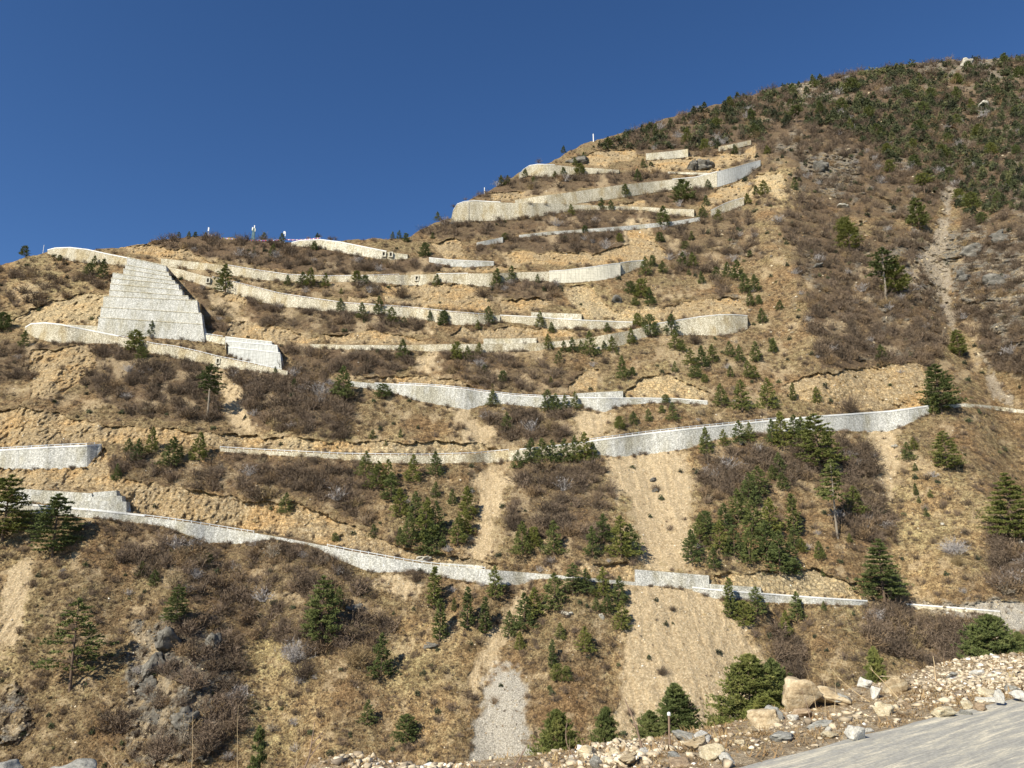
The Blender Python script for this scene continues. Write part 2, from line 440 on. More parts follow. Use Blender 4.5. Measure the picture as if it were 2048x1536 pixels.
def foot_table(key, x0, x1, rows):
    xs = np.linspace(x0, x1, max(6, int((x1 - x0) / 3)))
    yb = rows(xs)
    Y = sum(Y_nat(xs, yb + d, masks(xs, yb + d)) for d in (1.5, 4.0)) / 2
    k = max(1, min(5, len(xs) // 3))
    pad = np.pad(Y, k, mode='edge')
    Y = np.convolve(pad, np.ones(2 * k + 1) / (2 * k + 1), mode='valid')
    FOOT[key] = (xs, Y + .55)


def wall_front(px, py, yb, batter, key):
    """distance of a wall face standing on the foot row yb, leaning back"""
    if key not in FOOT:
        if isinstance(key, str):
            w = WALLS[key]; foot_table(key, w[0][0], w[-1][0], lambda x: wall_at(x, key)[1])
        else:
            q = QUADS[key]; a = min(t[1][4] for t in q); b = max(t[1][6] for t in q)
            foot_table(key, a + .5, b - .5, lambda x: quad_bounds(q, x)[1])
    Yb = np.interp(px, *FOOT[key])
    _, tb = ray(px, yb)
    _, t = ray(px, py)
    # z = t*Y ; Y = Yb + batter*(z - zb)
    return (Yb - batter * tb * Yb) / (1 - batter * t)


QUADS = {0: TIERS, 1: CONC4, 2: SMALL}


def Y_nat(px, py, mk, detail=True):
    Y = Y_base(px, py)
    tx, tz = ray(px, py)
    X = tx * Y; Z = tz * Y
    sc = Y / 480.0
    rec = mk['cut'] * np.clip(.9 + 5.5 * fbm(px / 45.0, py / 60.0, 2, 19), .0, 2.8) + mk['gully'] * 1.2 + mk['scree'] * 0.5 + mk['grey'] * 0.5
    Y = Y + rec
    if detail:
        n = 7.0 * fbm(X / 38.0, Z / 90.0, 2, 17) + 2.8 * fbm(X / 14.0, Z / 18.0, 3, 20) + 1.15 * fbm(X / 2.8, Z / 2.4, 3, 25) + .8 * (1 - mk['scree']) * fbm(X / 1.2, Z / 1.0, 2, 27)
        rug = np.clip((px - 1430) / 220, 0, 1) * np.clip((760 - py) / 160, 0, 1)
        n = n + rug * (-13 * np.abs(fbm(X / 48.0 + Z / 160.0, Z / 75.0, 3, 57)) + 5.0 * fbm(X / 11.0, Z / 14.0, 2, 58) - 3.5 * np.abs(fbm(X / 6.0, Z / 9.0, 2, 59)))
        n = n + mk['cut'] * (4.2 * np.abs(fbm(X / 4.0 + Z / 9.0, Z / 7.0, 3, 30)) + 1.5 * fbm(X / 1.4, Z / 2.2, 2, 33))
        n = n + mk['rock'] * (-9.0 * np.abs(fbm(X / 7.0, Z / 9.0, 3, 36)) + 1.8 * fbm(X / 1.7, Z / 3.0, 2, 38))
        n = n + mk['gully'] * 1.5 * fbm(X / 2.0, Z / 4.0, 3, 41)
        n = n + mk['scree'] * (1.7 * fbm(X / 2.6 + .5 * fbm(X / 6, Z / 8, 2, 47), Z / 16.0, 3, 44) + .5 * fbm(X / 1.8, Z / 1.8, 2, 49) - 0.3 * fbm(X / 3, Z / 3, 2, 25))
        n = n + mk['shrub'] * 0.8 * fbm(X / 4.0, Z / 4.0, 2, 46)
        Y = Y + n * np.clip(sc, .6, 2.0)
    return Y


def Y_hill(px, py, mk=None):
    px = np.asarray(px, float); py = np.asarray(py, float)
    if mk is None:
        mk = masks(px, py)
    Y = Y_nat(px, py, mk)
    for k in WALL_KEYS:
        w = WALLS[k]
        x0, x1 = w[0][0], w[-1][0]
        m = (px >= x0) & (px <= x1)
        if not m.any():
            continue
        yt, yb = wall_at(px[m] if px.ndim else px, k)
        qy = py[m]
        inside = (qy > yt) & (qy < yb + 0.5)
        sub = Y[m]
        yf = wall_front(px[m], qy, yb, 0.12, k) + 1.1
        sub = np.where(inside, yf, sub)
        Y[m] = sub
    for qk, quads in QUADS.items():
        yt, yb = quad_bounds(quads, px)
        inside = (py > yt) & (py < yb)
        Y = np.where(inside, wall_front(px, py, np.where(yb > 0, yb, py), 0.30, qk) + 1.5, Y)
    return Y


def hill_pt(px, py, lift=0.0):
    a = np.array([float(px)]); b = np.array([float(py)])
    Y = Y_hill(a, b)
    tx, tz = ray(a, b)
    return Vector((float(tx[0] * Y[0]), float(Y[0]), float(CAMZ + tz[0] * Y[0] + lift)))


# ------------------------------------------------------------------ object helpers
def tag(o, label=None, cat=None, group=None, kind=None):
    if label: o['label'] = label
    if cat: o['category'] = cat
    if group: o['group'] = group
    if kind: o['kind'] = kind
    return o


def empty(name, loc):
    o = bpy.data.objects.new(name, None)
    o.empty_display_size = 0.5
    o.location = loc
    COL.objects.link(o)
    return o


def mesh_np(name, V, Fc, mat, smooth=False):
    """V (n,3) array, Fc (m,3) or (m,4) array"""
    V = np.asarray(V, np.float32); Fc = np.asarray(Fc, np.int32)
    me = bpy.data.meshes.new(name)
    k = Fc.shape[1]
    me.vertices.add(len(V)); me.vertices.foreach_set('co', V.ravel())
    me.loops.add(Fc.size); me.loops.foreach_set('vertex_index', Fc.ravel())
    me.polygons.add(len(Fc))
    me.polygons.foreach_set('loop_start', np.arange(len(Fc), dtype=np.int32) * k)
    me.polygons.foreach_set('loop_total', np.full(len(Fc), k, np.int32))
    if smooth:
        me.polygons.foreach_set('use_smooth', np.ones(len(Fc), bool))
    me.update(calc_edges=True)
    me.validate()
    if mat: me.materials.append(mat)
    return me


def add_attr(me, name, arr):
    """arr (n,4)"""
    at = me.color_attributes.new(name, 'FLOAT_COLOR', 'POINT')
    at.data.foreach_set('color', np.asarray(arr, np.float32).ravel())


def link(name, me, parent=None, loc=None):
    o = bpy.data.objects.new(name, me)
    if loc is not None: o.location = loc
    if parent is not None: o.parent = parent
    COL.objects.link(o)
    return o


class MB:
    """collects quads / boxes / tubes as one mesh"""
    def __init__(self):
        self.v = []; self.f = []

    def quad(self, a, b, c, d):
        n = len(self.v); self.v += [a, b, c, d]; self.f.append((n, n + 1, n + 2, n + 3))

    def box(self, c, s, rz=0.0):
        cx, cy, cz = c; hx, hy, hz = s[0] / 2, s[1] / 2, s[2] / 2
        n = len(self.v); co, si = math.cos(rz), math.sin(rz)
        for dz in (-hz, hz):
            for dx, dy in ((-hx, -hy), (hx, -hy), (hx, hy), (-hx, hy)):
                self.v.append((cx + dx * co - dy * si, cy + dx * si + dy * co, cz + dz))
        for q in ((3, 2, 1, 0), (4, 5, 6, 7), (0, 1, 5, 4), (1, 2, 6, 5), (2, 3, 7, 6), (3, 0, 4, 7)):
            self.f.append(tuple(n + i for i in q))

    def tube(self, pts, radii, sides=6):
        rings = []
        for i, p in enumerate(pts):
            p = Vector(p)
            d = (Vector(pts[min(i + 1, len(pts) - 1)]) - Vector(pts[max(i - 1, 0)])).normalized()
            a = d.orthogonal().normalized(); b = d.cross(a)
            n = len(self.v)
            for k in range(sides):
                t = 2 * math.pi * k / sides
                self.v.append(tuple(p + (a * math.cos(t) + b * math.sin(t)) * radii[i]))
            rings.append(n)
        for r0, r1 in zip(rings[:-1], rings[1:]):
            for k in range(sides):
                k2 = (k + 1) % sides
                self.f.append((r0 + k, r0 + k2, r1 + k2, r1 + k))
        self.f.append(tuple(rings[0] + k for k in range(sides))[::-1])
        self.f.append(tuple(rings[-1] + k for k in range(sides)))

    def mesh(self, name, mat, off=(0, 0, 0), smooth=False):
        me = bpy.data.meshes.new(name)
        ox, oy, oz = off
        me.from_pydata([(x - ox, y - oy, z - oz) for x, y, z in self.v], [], self.f)
        if mat: me.materials.append(mat)
        if smooth:
            for p in me.polygons: p.use_smooth = True
        me.update()
        return me


# ------------------------------------------------------------------ materials
def new_mat(name, rough=0.9):
    m = bpy.data.materials.new(name); m.use_nodes = True
    nt = m.node_tree; b = nt.nodes['Principled BSDF']
    b.inputs['Roughness'].default_value = rough
    b.inputs['Specular IOR Level'].default_value = 0.15
    return m, nt, b


def N(nt, typ, **kw):
    n = nt.nodes.new(typ)
    for k, v in kw.items():
        if k in n.inputs.keys() and not hasattr(n, k): n.inputs[k].default_value = v
        else: setattr(n, k, v)
    return n


def noise(nt, vec, scale, detail=4, rough=0.6, scalevec=None, distort=0.0):
    if scalevec:
        mp = nt.nodes.new('ShaderNodeMapping'); mp.inputs['Scale'].default_value = scalevec
        nt.links.new(vec, mp.inputs['Vector']); vec = mp.outputs[0]
    n = nt.nodes.new('ShaderNodeTexNoise')
    n.inputs['Scale'].default_value = scale; n.inputs['Detail'].default_value = detail
    n.inputs['Roughness'].default_value = rough; n.inputs['Distortion'].default_value = distort
    nt.links.new(vec, n.inputs['Vector'])
    return n.outputs['Fac']


def ramp(nt, fac, stops):
    r = nt.nodes.new('ShaderNodeValToRGB')
    el = r.color_ramp.elements
    while len(el) < len(stops): el.new(0.5)
    for e, (p, c) in zip(el, stops):
        e.position = p; e.color = (*c, 1)
    nt.links.new(fac, r.inputs[0])
    return r.outputs['Color']


def mix(nt, fac, a, b, mode='MIX'):
    m = nt.nodes.new('ShaderNodeMix'); m.data_type = 'RGBA'; m.blend_type = mode
    if isinstance(fac, (int, float)): m.inputs[0].default_value = fac
    else: nt.links.new(fac, m.inputs[0])
    for s, v in ((6, a), (7, b)):
        if isinstance(v, tuple): m.inputs[s].default_value = (*v, 1)
        else: nt.links.new(v, m.inputs[s])
    return m.outputs[2]


def math_n(nt, op, a, b=None):
    m = nt.nodes.new('ShaderNodeMath'); m.operation = op
    for i, v in ((0, a), (1, b)):
        if v is None: continue
        if isinstance(v, (int, float)): m.inputs[i].default_value = v
        else: nt.links.new(v, m.inputs[i])
    return m.outputs[0]


def bump(nt, b, h, strength=0.5, dist=0.3):
    n = nt.nodes.new('ShaderNodeBump'); n.inputs['Strength'].default_value = strength
    n.inputs['Distance'].default_value = dist
    nt.links.new(h, n.inputs['Height']); nt.links.new(n.outputs[0], b.inputs['Normal'])


def geo_pos(nt):
    return nt.nodes.new('ShaderNodeNewGeometry').outputs['Position']


def attr(nt, name):
    a = nt.nodes.new('ShaderNodeAttribute'); a.attribute_name = name
    return a


def hill_material():
    m, nt, b = new_mat('hillside_ground', 0.95)
    P = geo_pos(nt)
    n1 = noise(nt, P, 0.035, 5, 0.65)
    n2 = noise(nt, P, 0.35, 6, 0.7)
    n3 = noise(nt, P, 1.6, 5, 0.75)
    n4 = noise(nt, P, 0.9, 6, 0.8, scalevec=(1, 1, 0.35))
    g1 = ramp(nt, n2, [(.30, (.075, .050, .030)), (.44, (.175, .118, .066)), (.56, (.285, .20, .115)), (.72, (.43, .33, .19))])
    g2 = ramp(nt, n3, [(.36, (.30, .28, .26)), (.5, (.92, .92, .92)), (.63, (1.55, 1.52, 1.45))])
    grass = mix(nt, 1.0, g1, g2, 'MULTIPLY')
    big = ramp(nt, n1, [(.36, (.98, .84, .76)), (.5, (1, 1, 1)), (.62, (1.0, 1.06, 1.0))])
    grass = mix(nt, .8, grass, big, 'MULTIPLY')
    grass = mix(nt, 1.0, grass, (1.14, 1.19, 1.13), 'MULTIPLY')
    cut = ramp(nt, n4, [(.28, (.20, .13, .06)), (.42, (.40, .275, .135)), (.55, (.55, .40, .215)), (.68, (.74, .62, .40))])
    crk = nt.nodes.new('ShaderNodeTexVoronoi'); crk.feature = 'DISTANCE_TO_EDGE'; crk.inputs['Scale'].default_value = .42
    nt.links.new(P, crk.inputs['Vector'])
    cut = mix(nt, .55, cut, ramp(nt, crk.outputs['Distance'], [(0, (.35, .33, .30)), (.10, (.9, .9, .9)), (.3, (1.1, 1.1, 1.08))]), 'MULTIPLY')
    cut = mix(nt, .8, cut, ramp(nt, n1, [(.38, (.85, .88, .95)), (.5, (1, 1, 1)), (.62, (1.12, .98, .80))]), 'MULTIPLY')
    cut = mix(nt, .75, cut, g2, 'MULTIPLY')
    lay = ramp(nt, noise(nt, P, .5, 4, .6, scalevec=(.25, .25, 2.0), distort=.8), [(.36, (.70, .66, .60)), (.5, (1, 1, 1)), (.62, (1.2, 1.17, 1.08))])
    cut = mix(nt, .8, cut, lay, 'MULTIPLY')
    cut_pale = mix(nt, 1.0, mix(nt, .22, cut, (.58, .50, .33)), (1.16, 1.2, 1.24), 'MULTIPLY')
    cut_pale = mix(nt, .8, cut_pale, ramp(nt, crk.outputs['Distance'], [(0, (.40, .38, .34)), (.07, (.95, .95, .95)), (.3, (1.12, 1.12, 1.1))]), 'MULTIPLY')
    scree = ramp(nt, n3, [(.30, (.36, .26, .15)), (.48, (.60, .455, .27)), (.66, (.82, .68, .45))])
    scree = mix(nt, .6, scree, ramp(nt, n2, [(.34, (.72, .68, .62)), (.5, (1, 1, 1)), (.66, (1.08, 1.08, 1.1))]), 'MULTIPLY')
    vr = nt.nodes.new('ShaderNodeTexVoronoi'); vr.inputs['Scale'].default_value = 0.9
    nt.links.new(P, vr.inputs['Vector'])
    stones = ramp(nt, vr.outputs['Distance'], [(.0, (1.5, 1.5, 1.5)), (.12, (1.2, 1.2, 1.2)), (.3, (1, 1, 1)), (.7, (.78, .78, .78))])
    scree = mix(nt, .8, scree, stones, 'MULTIPLY')
    rock = ramp(nt, n4, [(.28, (.05, .045, .04)), (.45, (.15, .13, .105)), (.56, (.30, .265, .21)), (.68, (.56, .50, .40))])
    rock = mix(nt, .8, rock, ramp(nt, noise(nt, P, .12, 4, .7), [(.40, (.75, .80, .85)), (.52, (1, .95, .85)), (.62, (1.25, 1.0, .62))]), 'MULTIPLY')
    gul = ramp(nt, n3, [(.34, (.13, .10, .07)), (.48, (.31, .255, .185)), (.64, (.58, .50, .38))])
    grey = ramp(nt, noise(nt, P, 2.4, 3, .8), [(.35, (.24, .21, .165)), (.5, (.47, .425, .345)), (.62, (.74, .68, .57))])
    A = attr(nt, 'ma'); sa = nt.nodes.new('ShaderNodeSeparateColor'); nt.links.new(A.outputs['Color'], sa.inputs[0])
    B = attr(nt, 'mb'); sb = nt.nodes.new('ShaderNodeSeparateColor'); nt.links.new(B.outputs['Color'], sb.inputs[0])
    litter = ramp(nt, n3, [(.32, (.05, .034, .024)), (.5, (.125, .085, .055)), (.68, (.22, .155, .10))])
    cut = mix(nt, 1.0, cut, (1.05, 1.10, 1.20), 'MULTIPLY')
    cut = mix(nt, sb.outputs[1], cut, cut_pale)
    c = mix(nt, math_n(nt, 'MULTIPLY', sb.outputs[0], .75), grass, litter)
    pale = mix(nt, 1.0, grass, (1.45, 1.5, 1.45), 'MULTIPLY')
    c = mix(nt, sb.outputs[1], c, pale)
    c = mix(nt, sa.outputs[2], c, rock)
    c = mix(nt, sa.outputs[1], c, scree)
    c = mix(nt, sa.outputs[0], c, cut)
    c = mix(nt, sb.outputs[2], c, gul)
    c = mix(nt, A.outputs['Alpha'], c, grey)
    nt.links.new(c, b.inputs['Base Color'])
    h = math_n(nt, 'ADD', n3, math_n(nt, 'MULTIPLY', n2, .6))
    bump(nt, b, h, 1.0, 1.3)
    return m


def stone_material(name, cols, scale=1.3, stain=(.75, .72, .62), mortar=1.25):
    m, nt, b = new_mat(name, 0.9)
    P = geo_pos(nt)
    v = nt.nodes.new('ShaderNodeTexVoronoi'); v.inputs['Scale'].default_value = scale
    nt.links.new(P, v.inputs['Vector'])
    sep = nt.nodes.new('ShaderNodeSeparateColor'); nt.links.new(v.outputs['Color'], sep.inputs[0])
    c = ramp(nt, sep.outputs[0], [(0.0, cols[0]), (.45, cols[1]), (.8, cols[2]), (1.0, cols[3])])
    e = nt.nodes.new('ShaderNodeTexVoronoi'); e.feature = 'DISTANCE_TO_EDGE'; e.inputs['Scale'].default_value = scale
    nt.links.new(P, e.inputs['Vector'])
    mo = ramp(nt, e.outputs['Distance'], [(0.0, (mortar,) * 3), (.05, (mortar,) * 3), (.09, (1, 1, 1))])
    c = mix(nt, 1.0, c, mo, 'MULTIPLY')
    big = ramp(nt, noise(nt, P, 0.10, 4, .6, scalevec=(1, 1, .5)), [(.36, stain), (.5, (1, 1, 1)), (.68, (1.1, 1.1, 1.12))])
    c = mix(nt, 1.0, c, big, 'MULTIPLY')
    drip = ramp(nt, noise(nt, P, 0.6, 3, .6, scalevec=(1, 1, .12)), [(.4, (.8, .79, .75)), (.55, (1, 1, 1))])
    c = mix(nt, .7, c, drip, 'MULTIPLY')
    nt.links.new(c, b.inputs['Base Color'])
    bump(nt, b, e.outputs['Distance'], .6, .15)
    return m


def conc_material(name, col, streak=.35, sc=.6, var=0.5):
    m, nt, b = new_mat(name, 0.85)
    P = geo_pos(nt)
    n = noise(nt, P, sc, 5, .65)
    lo = tuple(c * (1 - streak) for c in col); hi = tuple(min(.9, c * 1.1) for c in col)
    c = ramp(nt, n, [(.3, lo), (.5, col), (.7, hi)])
    dr = ramp(nt, noise(nt, P, 1.0, 4, .6, scalevec=(1, 1, .08)), [(.38, (.72, .72, .70)), (.56, (1, 1, 1))])
    c = mix(nt, var, c, dr, 'MULTIPLY')
    nt.links.new(c, b.inputs['Base Color'])
    bump(nt, b, noise(nt, P, 6, 4, .6), .25, .05)
    return m


def formwork_material(name, col):
    """cast concrete with the lines of its shuttering"""
    m, nt, b = new_mat(name, 0.85)
    P = geo_pos(nt)
    c = ramp(nt, noise(nt, P, .5, 5, .65), [(.3, tuple(x * .72 for x in col)), (.5, col), (.7, tuple(min(.9, x * 1.08) for x in col))])
    sx = nt.nodes.new('ShaderNodeSeparateXYZ'); nt.links.new(P, sx.inputs[0])
    for ax, per in ((0, 3.0), (2, 2.2)):
        t = math_n(nt, 'FRACT', math_n(nt, 'DIVIDE', sx.outputs[ax], per))
        ln = ramp(nt, t, [(0, (.62, .60, .55)), (.12, (.62, .60, .55)), (.2, (1, 1, 1))])
        c = mix(nt, .35, c, ln, 'MULTIPLY')
    dr = ramp(nt, noise(nt, P, 1.0, 4, .6, scalevec=(1, 1, .08)), [(.38, (.7, .7, .68)), (.56, (1, 1, 1))])
    c = mix(nt, .5, c, dr, 'MULTIPLY')
    nt.links.new(c, b.inputs['Base Color'])
    return m


def leaf_material(name, c0, c1, c2, rnd=True, transl=0.25):
    m, nt, b = new_mat(name, 0.7)
    oi = nt.nodes.new('ShaderNodeObjectInfo')
    P = geo_pos(nt)
    n = noise(nt, P, 1.1, 3, .7)
    c = ramp(nt, n, [(.32, c0), (.5, c1), (.7, c2)])
    if rnd:
        r = ramp(nt, oi.outputs['Random'], [(0, (.72, .78, .78)), (.5, (1, 1, 1)), (1, (1.35, 1.2, .9))])
        c = mix(nt, 1.0, c, r, 'MULTIPLY')
    nt.links.new(c, b.inputs['Base Color'])
    return m


def tint_material(name, stops, sc=1.2, rough=.9, attrname='tint'):
    m, nt, b = new_mat(name, rough)
    A = attr(nt, attrname)
    s = nt.nodes.new('ShaderNodeSeparateColor'); nt.links.new(A.outputs['Color'], s.inputs[0])
    c = ramp(nt, s.outputs[0], stops)
    P = geo_pos(nt)
    v = ramp(nt, noise(nt, P, sc, 4, .7), [(.3, (.65, .65, .65)), (.5, (1, 1, 1)), (.7, (1.3, 1.3, 1.3))])
    c = mix(nt, 1.0, c, v, 'MULTIPLY')
    nt.links.new(c, b.inputs['Base Color'])
    return m, nt, b


def plain(name, col, rough=.6, metal=0.0):
    m, nt, b = new_mat(name, rough)
    P = geo_pos(nt)
    c = ramp(nt, noise(nt, P, 3.0, 3, .6), [(.3, tuple(x * .85 for x in col)), (.7, tuple(min(.95, x * 1.08) for x in col))])
    nt.links.new(c, b.inputs['Base Color'])
    b.inputs['Metallic'].default_value = metal
    return m


M_HILL = hill_material()
M_STONE = stone_material('masonry_tan', [(.27, .235, .17), (.41, .365, .27), (.53, .485, .37), (.70, .65, .51)], 2.2, (.82, .75, .62), 1.1)
M_STONEG = stone_material('masonry_grey', [(.26, .255, .23), (.41, .40, .36), (.50, .49, .44), (.66, .645, .59)], 2.4, (.82, .79, .70), 1.12)
M_STONEW = stone_material('masonry_pale', [(.34, .31, .23), (.50, .46, .36), (.60, .56, .45), (.70, .66, .54)], 1.3, (.85, .8, .68), 1.05)
M_CONC = conc_material('coping_concrete', (.74, .73, .69), .2, .4, .25)
M_FORM = formwork_material('cast_concrete', (.50, .50, .47))
M_FORMW = formwork_material('cast_concrete_cream', (.62, .58, .47))
M_STEEL = plain('galvanised_steel', (.55, .56, .56), .5, .3)
M_WHITE = plain('white_paint', (.78, .78, .76))
M_DARKIN = plain('culvert_shade_and_drain', (.06, .05, .04))  # dark brown paints the shade inside culvert openings; drain pipes share it
M_NEEDLE = leaf_material('pine_needles', (.065, .084, .028), (.14, .165, .054), (.245, .255, .092))
M_BARK = plain('bark', (.14, .10, .07), .95)
M_BARKG = plain('pale_bark', (.26, .22, .17), .95)

# ------------------------------------------------------------------ the hillside, one sheet
def build_hillside():
    NC, NR = 1450, 1060
    pxs = np.linspace(-230, 2280, NC)
    top = skyline(pxs) + 3.5 * fbm(pxs / 14.0, pxs * 0, 3, 50)
    v = np.linspace(0, 1, NR)
    bottom = 1640.0
    PX = np.repeat(pxs[None, :], NR, 0)
    PY = bottom + (top[None, :] - bottom) * v[:, None]
    fx = PX.ravel(); fy = PY.ravel()
    mk = masks(fx, fy)
    Y = Y_hill(fx, fy, mk)
    tx, tz = ray(fx, fy)
    V = np.stack([tx * Y, Y, CAMZ + tz * Y], 1)
    # behind the crest the ground goes on, level and then down
    last = V[-NC:].copy()
    rows = [V]
    for dy, dz in ((6, -1.5), (25, -10), (80, -50), (250, -180), (700, -560)):
        r = last.copy(); k = (last[:, 1] + dy) / last[:, 1]
        r[:, 0] *= k; r[:, 1] += dy; r[:, 2] += dz
        rows.append(r)
    V = np.concatenate(rows)
    R = NR + 5
    idx = np.arange(R * NC).reshape(R, NC)
    Fq = np.stack([idx[:-1, :-1].ravel(), idx[:-1, 1:].ravel(), idx[1:, 1:].ravel(), idx[1:, :-1].ravel()], 1)
    me = mesh_np('hillside', V, Fq, M_HILL)
    pad = 5 * NC
    def z(a): return np.concatenate([a, np.zeros(pad)])
    def soft(a):
        g = a.reshape(NR, NC); g = (g + np.roll(g, 1, 0) + np.roll(g, -1, 0) + np.roll(g, 1, 1) + np.roll(g, -1, 1)) / 5
        return g.ravel()
    add_attr(me, 'ma', np.stack([z(soft(mk['cut'])), z(soft(mk['scree'])), z(soft(mk['rock'])), z(soft(mk['grey']))], 1))
    add_attr(me, 'mb', np.stack([z(soft(np.clip(mk['shrub'], 0, 1))), z(soft(mk['pale'])), z(soft(mk['gully'])), z(mk['cut'] * 0 + 1)], 1))
    o = link('hillside', me)
    tag(o, kind='structure')
    return o


build_hillside()


# ------------------------------------------------------------------ retaining walls
def wall_mesh(pts_front, thick, name, mat, origin, dz_foot=.9):
    """pts_front: list of ((x,y,z) foot, (x,y,z) top); closed body with top, ends and back"""
    mb = MB(); n = len(pts_front)
    for i in range(n - 1):
        (f0, t0), (f1, t1) = pts_front[i], pts_front[i + 1]
        f0 = (f0[0], f0[1] - .05, f0[2] - dz_foot); f1 = (f1[0], f1[1] - .05, f1[2] - dz_foot)
        b0 = (t0[0], t0[1] + thick, t0[2]); b1 = (t1[0], t1[1] + thick, t1[2])
        c0 = (f0[0], f0[1] + thick, f0[2]); c1 = (f1[0], f1[1] + thick, f1[2])
        mb.quad(f0, f1, t1, t0); mb.quad(t0, t1, b1, b0); mb.quad(b0, b1, c1, c0)
        if i == 0: mb.quad(c0, f0, t0, b0)
        if i == n - 2: mb.quad(f1, c1, b1, t1)
    return mb.mesh(name, mat, origin)


def wall_points(key, step=7.0):
    w = WALLS[key]
    x0, x1 = w[0][0], w[-1][0]
    n = max(2, int((x1 - x0) / step) + 1)
    xs = np.unique(np.concatenate([np.linspace(x0, x1, n), [p[0] for p in w]]))
    yt, yb = wall_at(xs, key)
    # smooth the crown line so that it does not kink
    out = []
    for x, a, b in zip(xs, yt, yb):
        ax = np.array([x])
        Yf = float(wall_front(ax, np.array([b]), np.array([b]), .12, key)[0])
        Yt = float(wall_front(ax, np.array([a]), np.array([b]), .12, key)[0])
        t1 = ray(x, b); t2 = ray(x, a)
        out.append(((float(t1[0]) * Yf, Yf, CAMZ + float(t1[1]) * Yf), (float(t2[0]) * Yt, Yt, CAMZ + float(t2[1]) * Yt), x))
    return out


def coping_mesh(tops, mat, origin, h, prot=.18, thick=.7, breaks=0.0):
    mb = MB()
    for i in range(len(tops) - 1):
        a, b = Vector(tops[i]), Vector(tops[i + 1])
        if breaks:
            b = b + (a - b).normalized() * breaks
        def ring(p):
            return [(p.x, p.y - prot, p.z), (p.x, p.y - prot, p.z + h), (p.x, p.y + thick, p.z + h), (p.x, p.y + thick, p.z)]
        r0, r1 = ring(a), ring(b)
        mb.quad(r0[0], r1[0], r1[1], r0[1]); mb.quad(r0[1], r1[1], r1[2], r0[2])
        mb.quad(r0[2], r1[2], r1[3], r0[3]); mb.quad(r0[3], r1[3], r1[0], r0[0])
        mb.quad(*r0[::-1]); mb.quad(*r1)
    return mb.mesh('coping', mat, origin)


def resample(pts, d):
    """points every d metres along a polyline"""
    P = [Vector(p) for p in pts]; out = [P[0].copy()]; carry = 0.0
    for a, b in zip(P[:-1], P[1:]):
        L = (b - a).length
        if L < 1e-6: continue
        s = d - carry
        while s <= L:
            out.append(a + (b - a) * (s / L)); s += d
        carry = L - (s - d)
    return out


def build_wall(key, label, mat, coping=None, frm=None, group=None, culverts=(), ch=.5, joints=()):
    pts = wall_points(key)
    org = Vector(pts[len(pts) // 2][0])
    t = tag(empty('retaining_wall', org), label, 'wall', group or 'retaining walls of the switchback road')
    segs = [pts]
    link('wall_face', wall_mesh([(p[0], p[1]) for p in pts], 1.0, 'wall_face', mat, org), t)
    if coping:
        x0, x1 = coping
        sel = [p[1] for p in pts if x0 - 1 <= p[2] <= x1 + 1]
        if len(sel) > 1:
            link('coping', coping_mesh(sel, M_CONC, org, ch), t)
    sc = org.y / 480.0
    for cx in culverts:
        yt, yb = wall_at(np.array([float(cx)]), key)
        yt, yb = float(yt[0]), float(yb[0])
        ym = yt + (yb - yt) * .42
        Yc = float(wall_front(np.array([cx]), np.array([ym]), np.array([yb]), .12, key)[0])
        tx, tz = ray(cx, ym)
        c = Vector((float(tx) * Yc, Yc - .5, CAMZ + float(tz) * Yc))
        px_m = Yc / F
        w, h = 9 * px_m, 12 * px_m
        mb = MB()
        mb.box((c.x - w * .38, c.y, c.z), (w * .25, 1.8, h)); mb.box((c.x + w * .38, c.y, c.z), (w * .25, 1.8, h))
        mb.box((c.x, c.y + .01, c.z + h * .43), (w * .51, 1.76, h * .15)); mb.box((c.x, c.y + .01, c.z - h * .43), (w * .51, 1.76, h * .15))
        cu = link('culvert', mb.mesh('culvert', M_FORMW, org), t)
        mb = MB(); mb.box((c.x, c.y + .62, c.z), (w * .5, .3, h * .7))  # solid dark block: the shade of the hole is put into its colour
        link('opening_shade', mb.mesh('opening_shade', M_DARKIN, org), cu)
    for jx in joints:   # an open vertical joint with a drain in it
        yt, yb = wall_at(np.array([float(jx)]), key)
        pt = []
        for yy in (float(yt[0]) + 2, float(yb[0])):
            Yc = float(wall_front(np.array([jx]), np.array([yy]), yb, .12, key)[0])
            tx, tz = ray(jx, yy); pt.append((float(tx) * Yc, Yc - .1, CAMZ + float(tz) * Yc))
        mb = MB(); mb.tube(pt, [.22, .22], 6)
        link('drain_pipe', mb.mesh('drain_pipe', M_DARKIN, org), t)
    return t


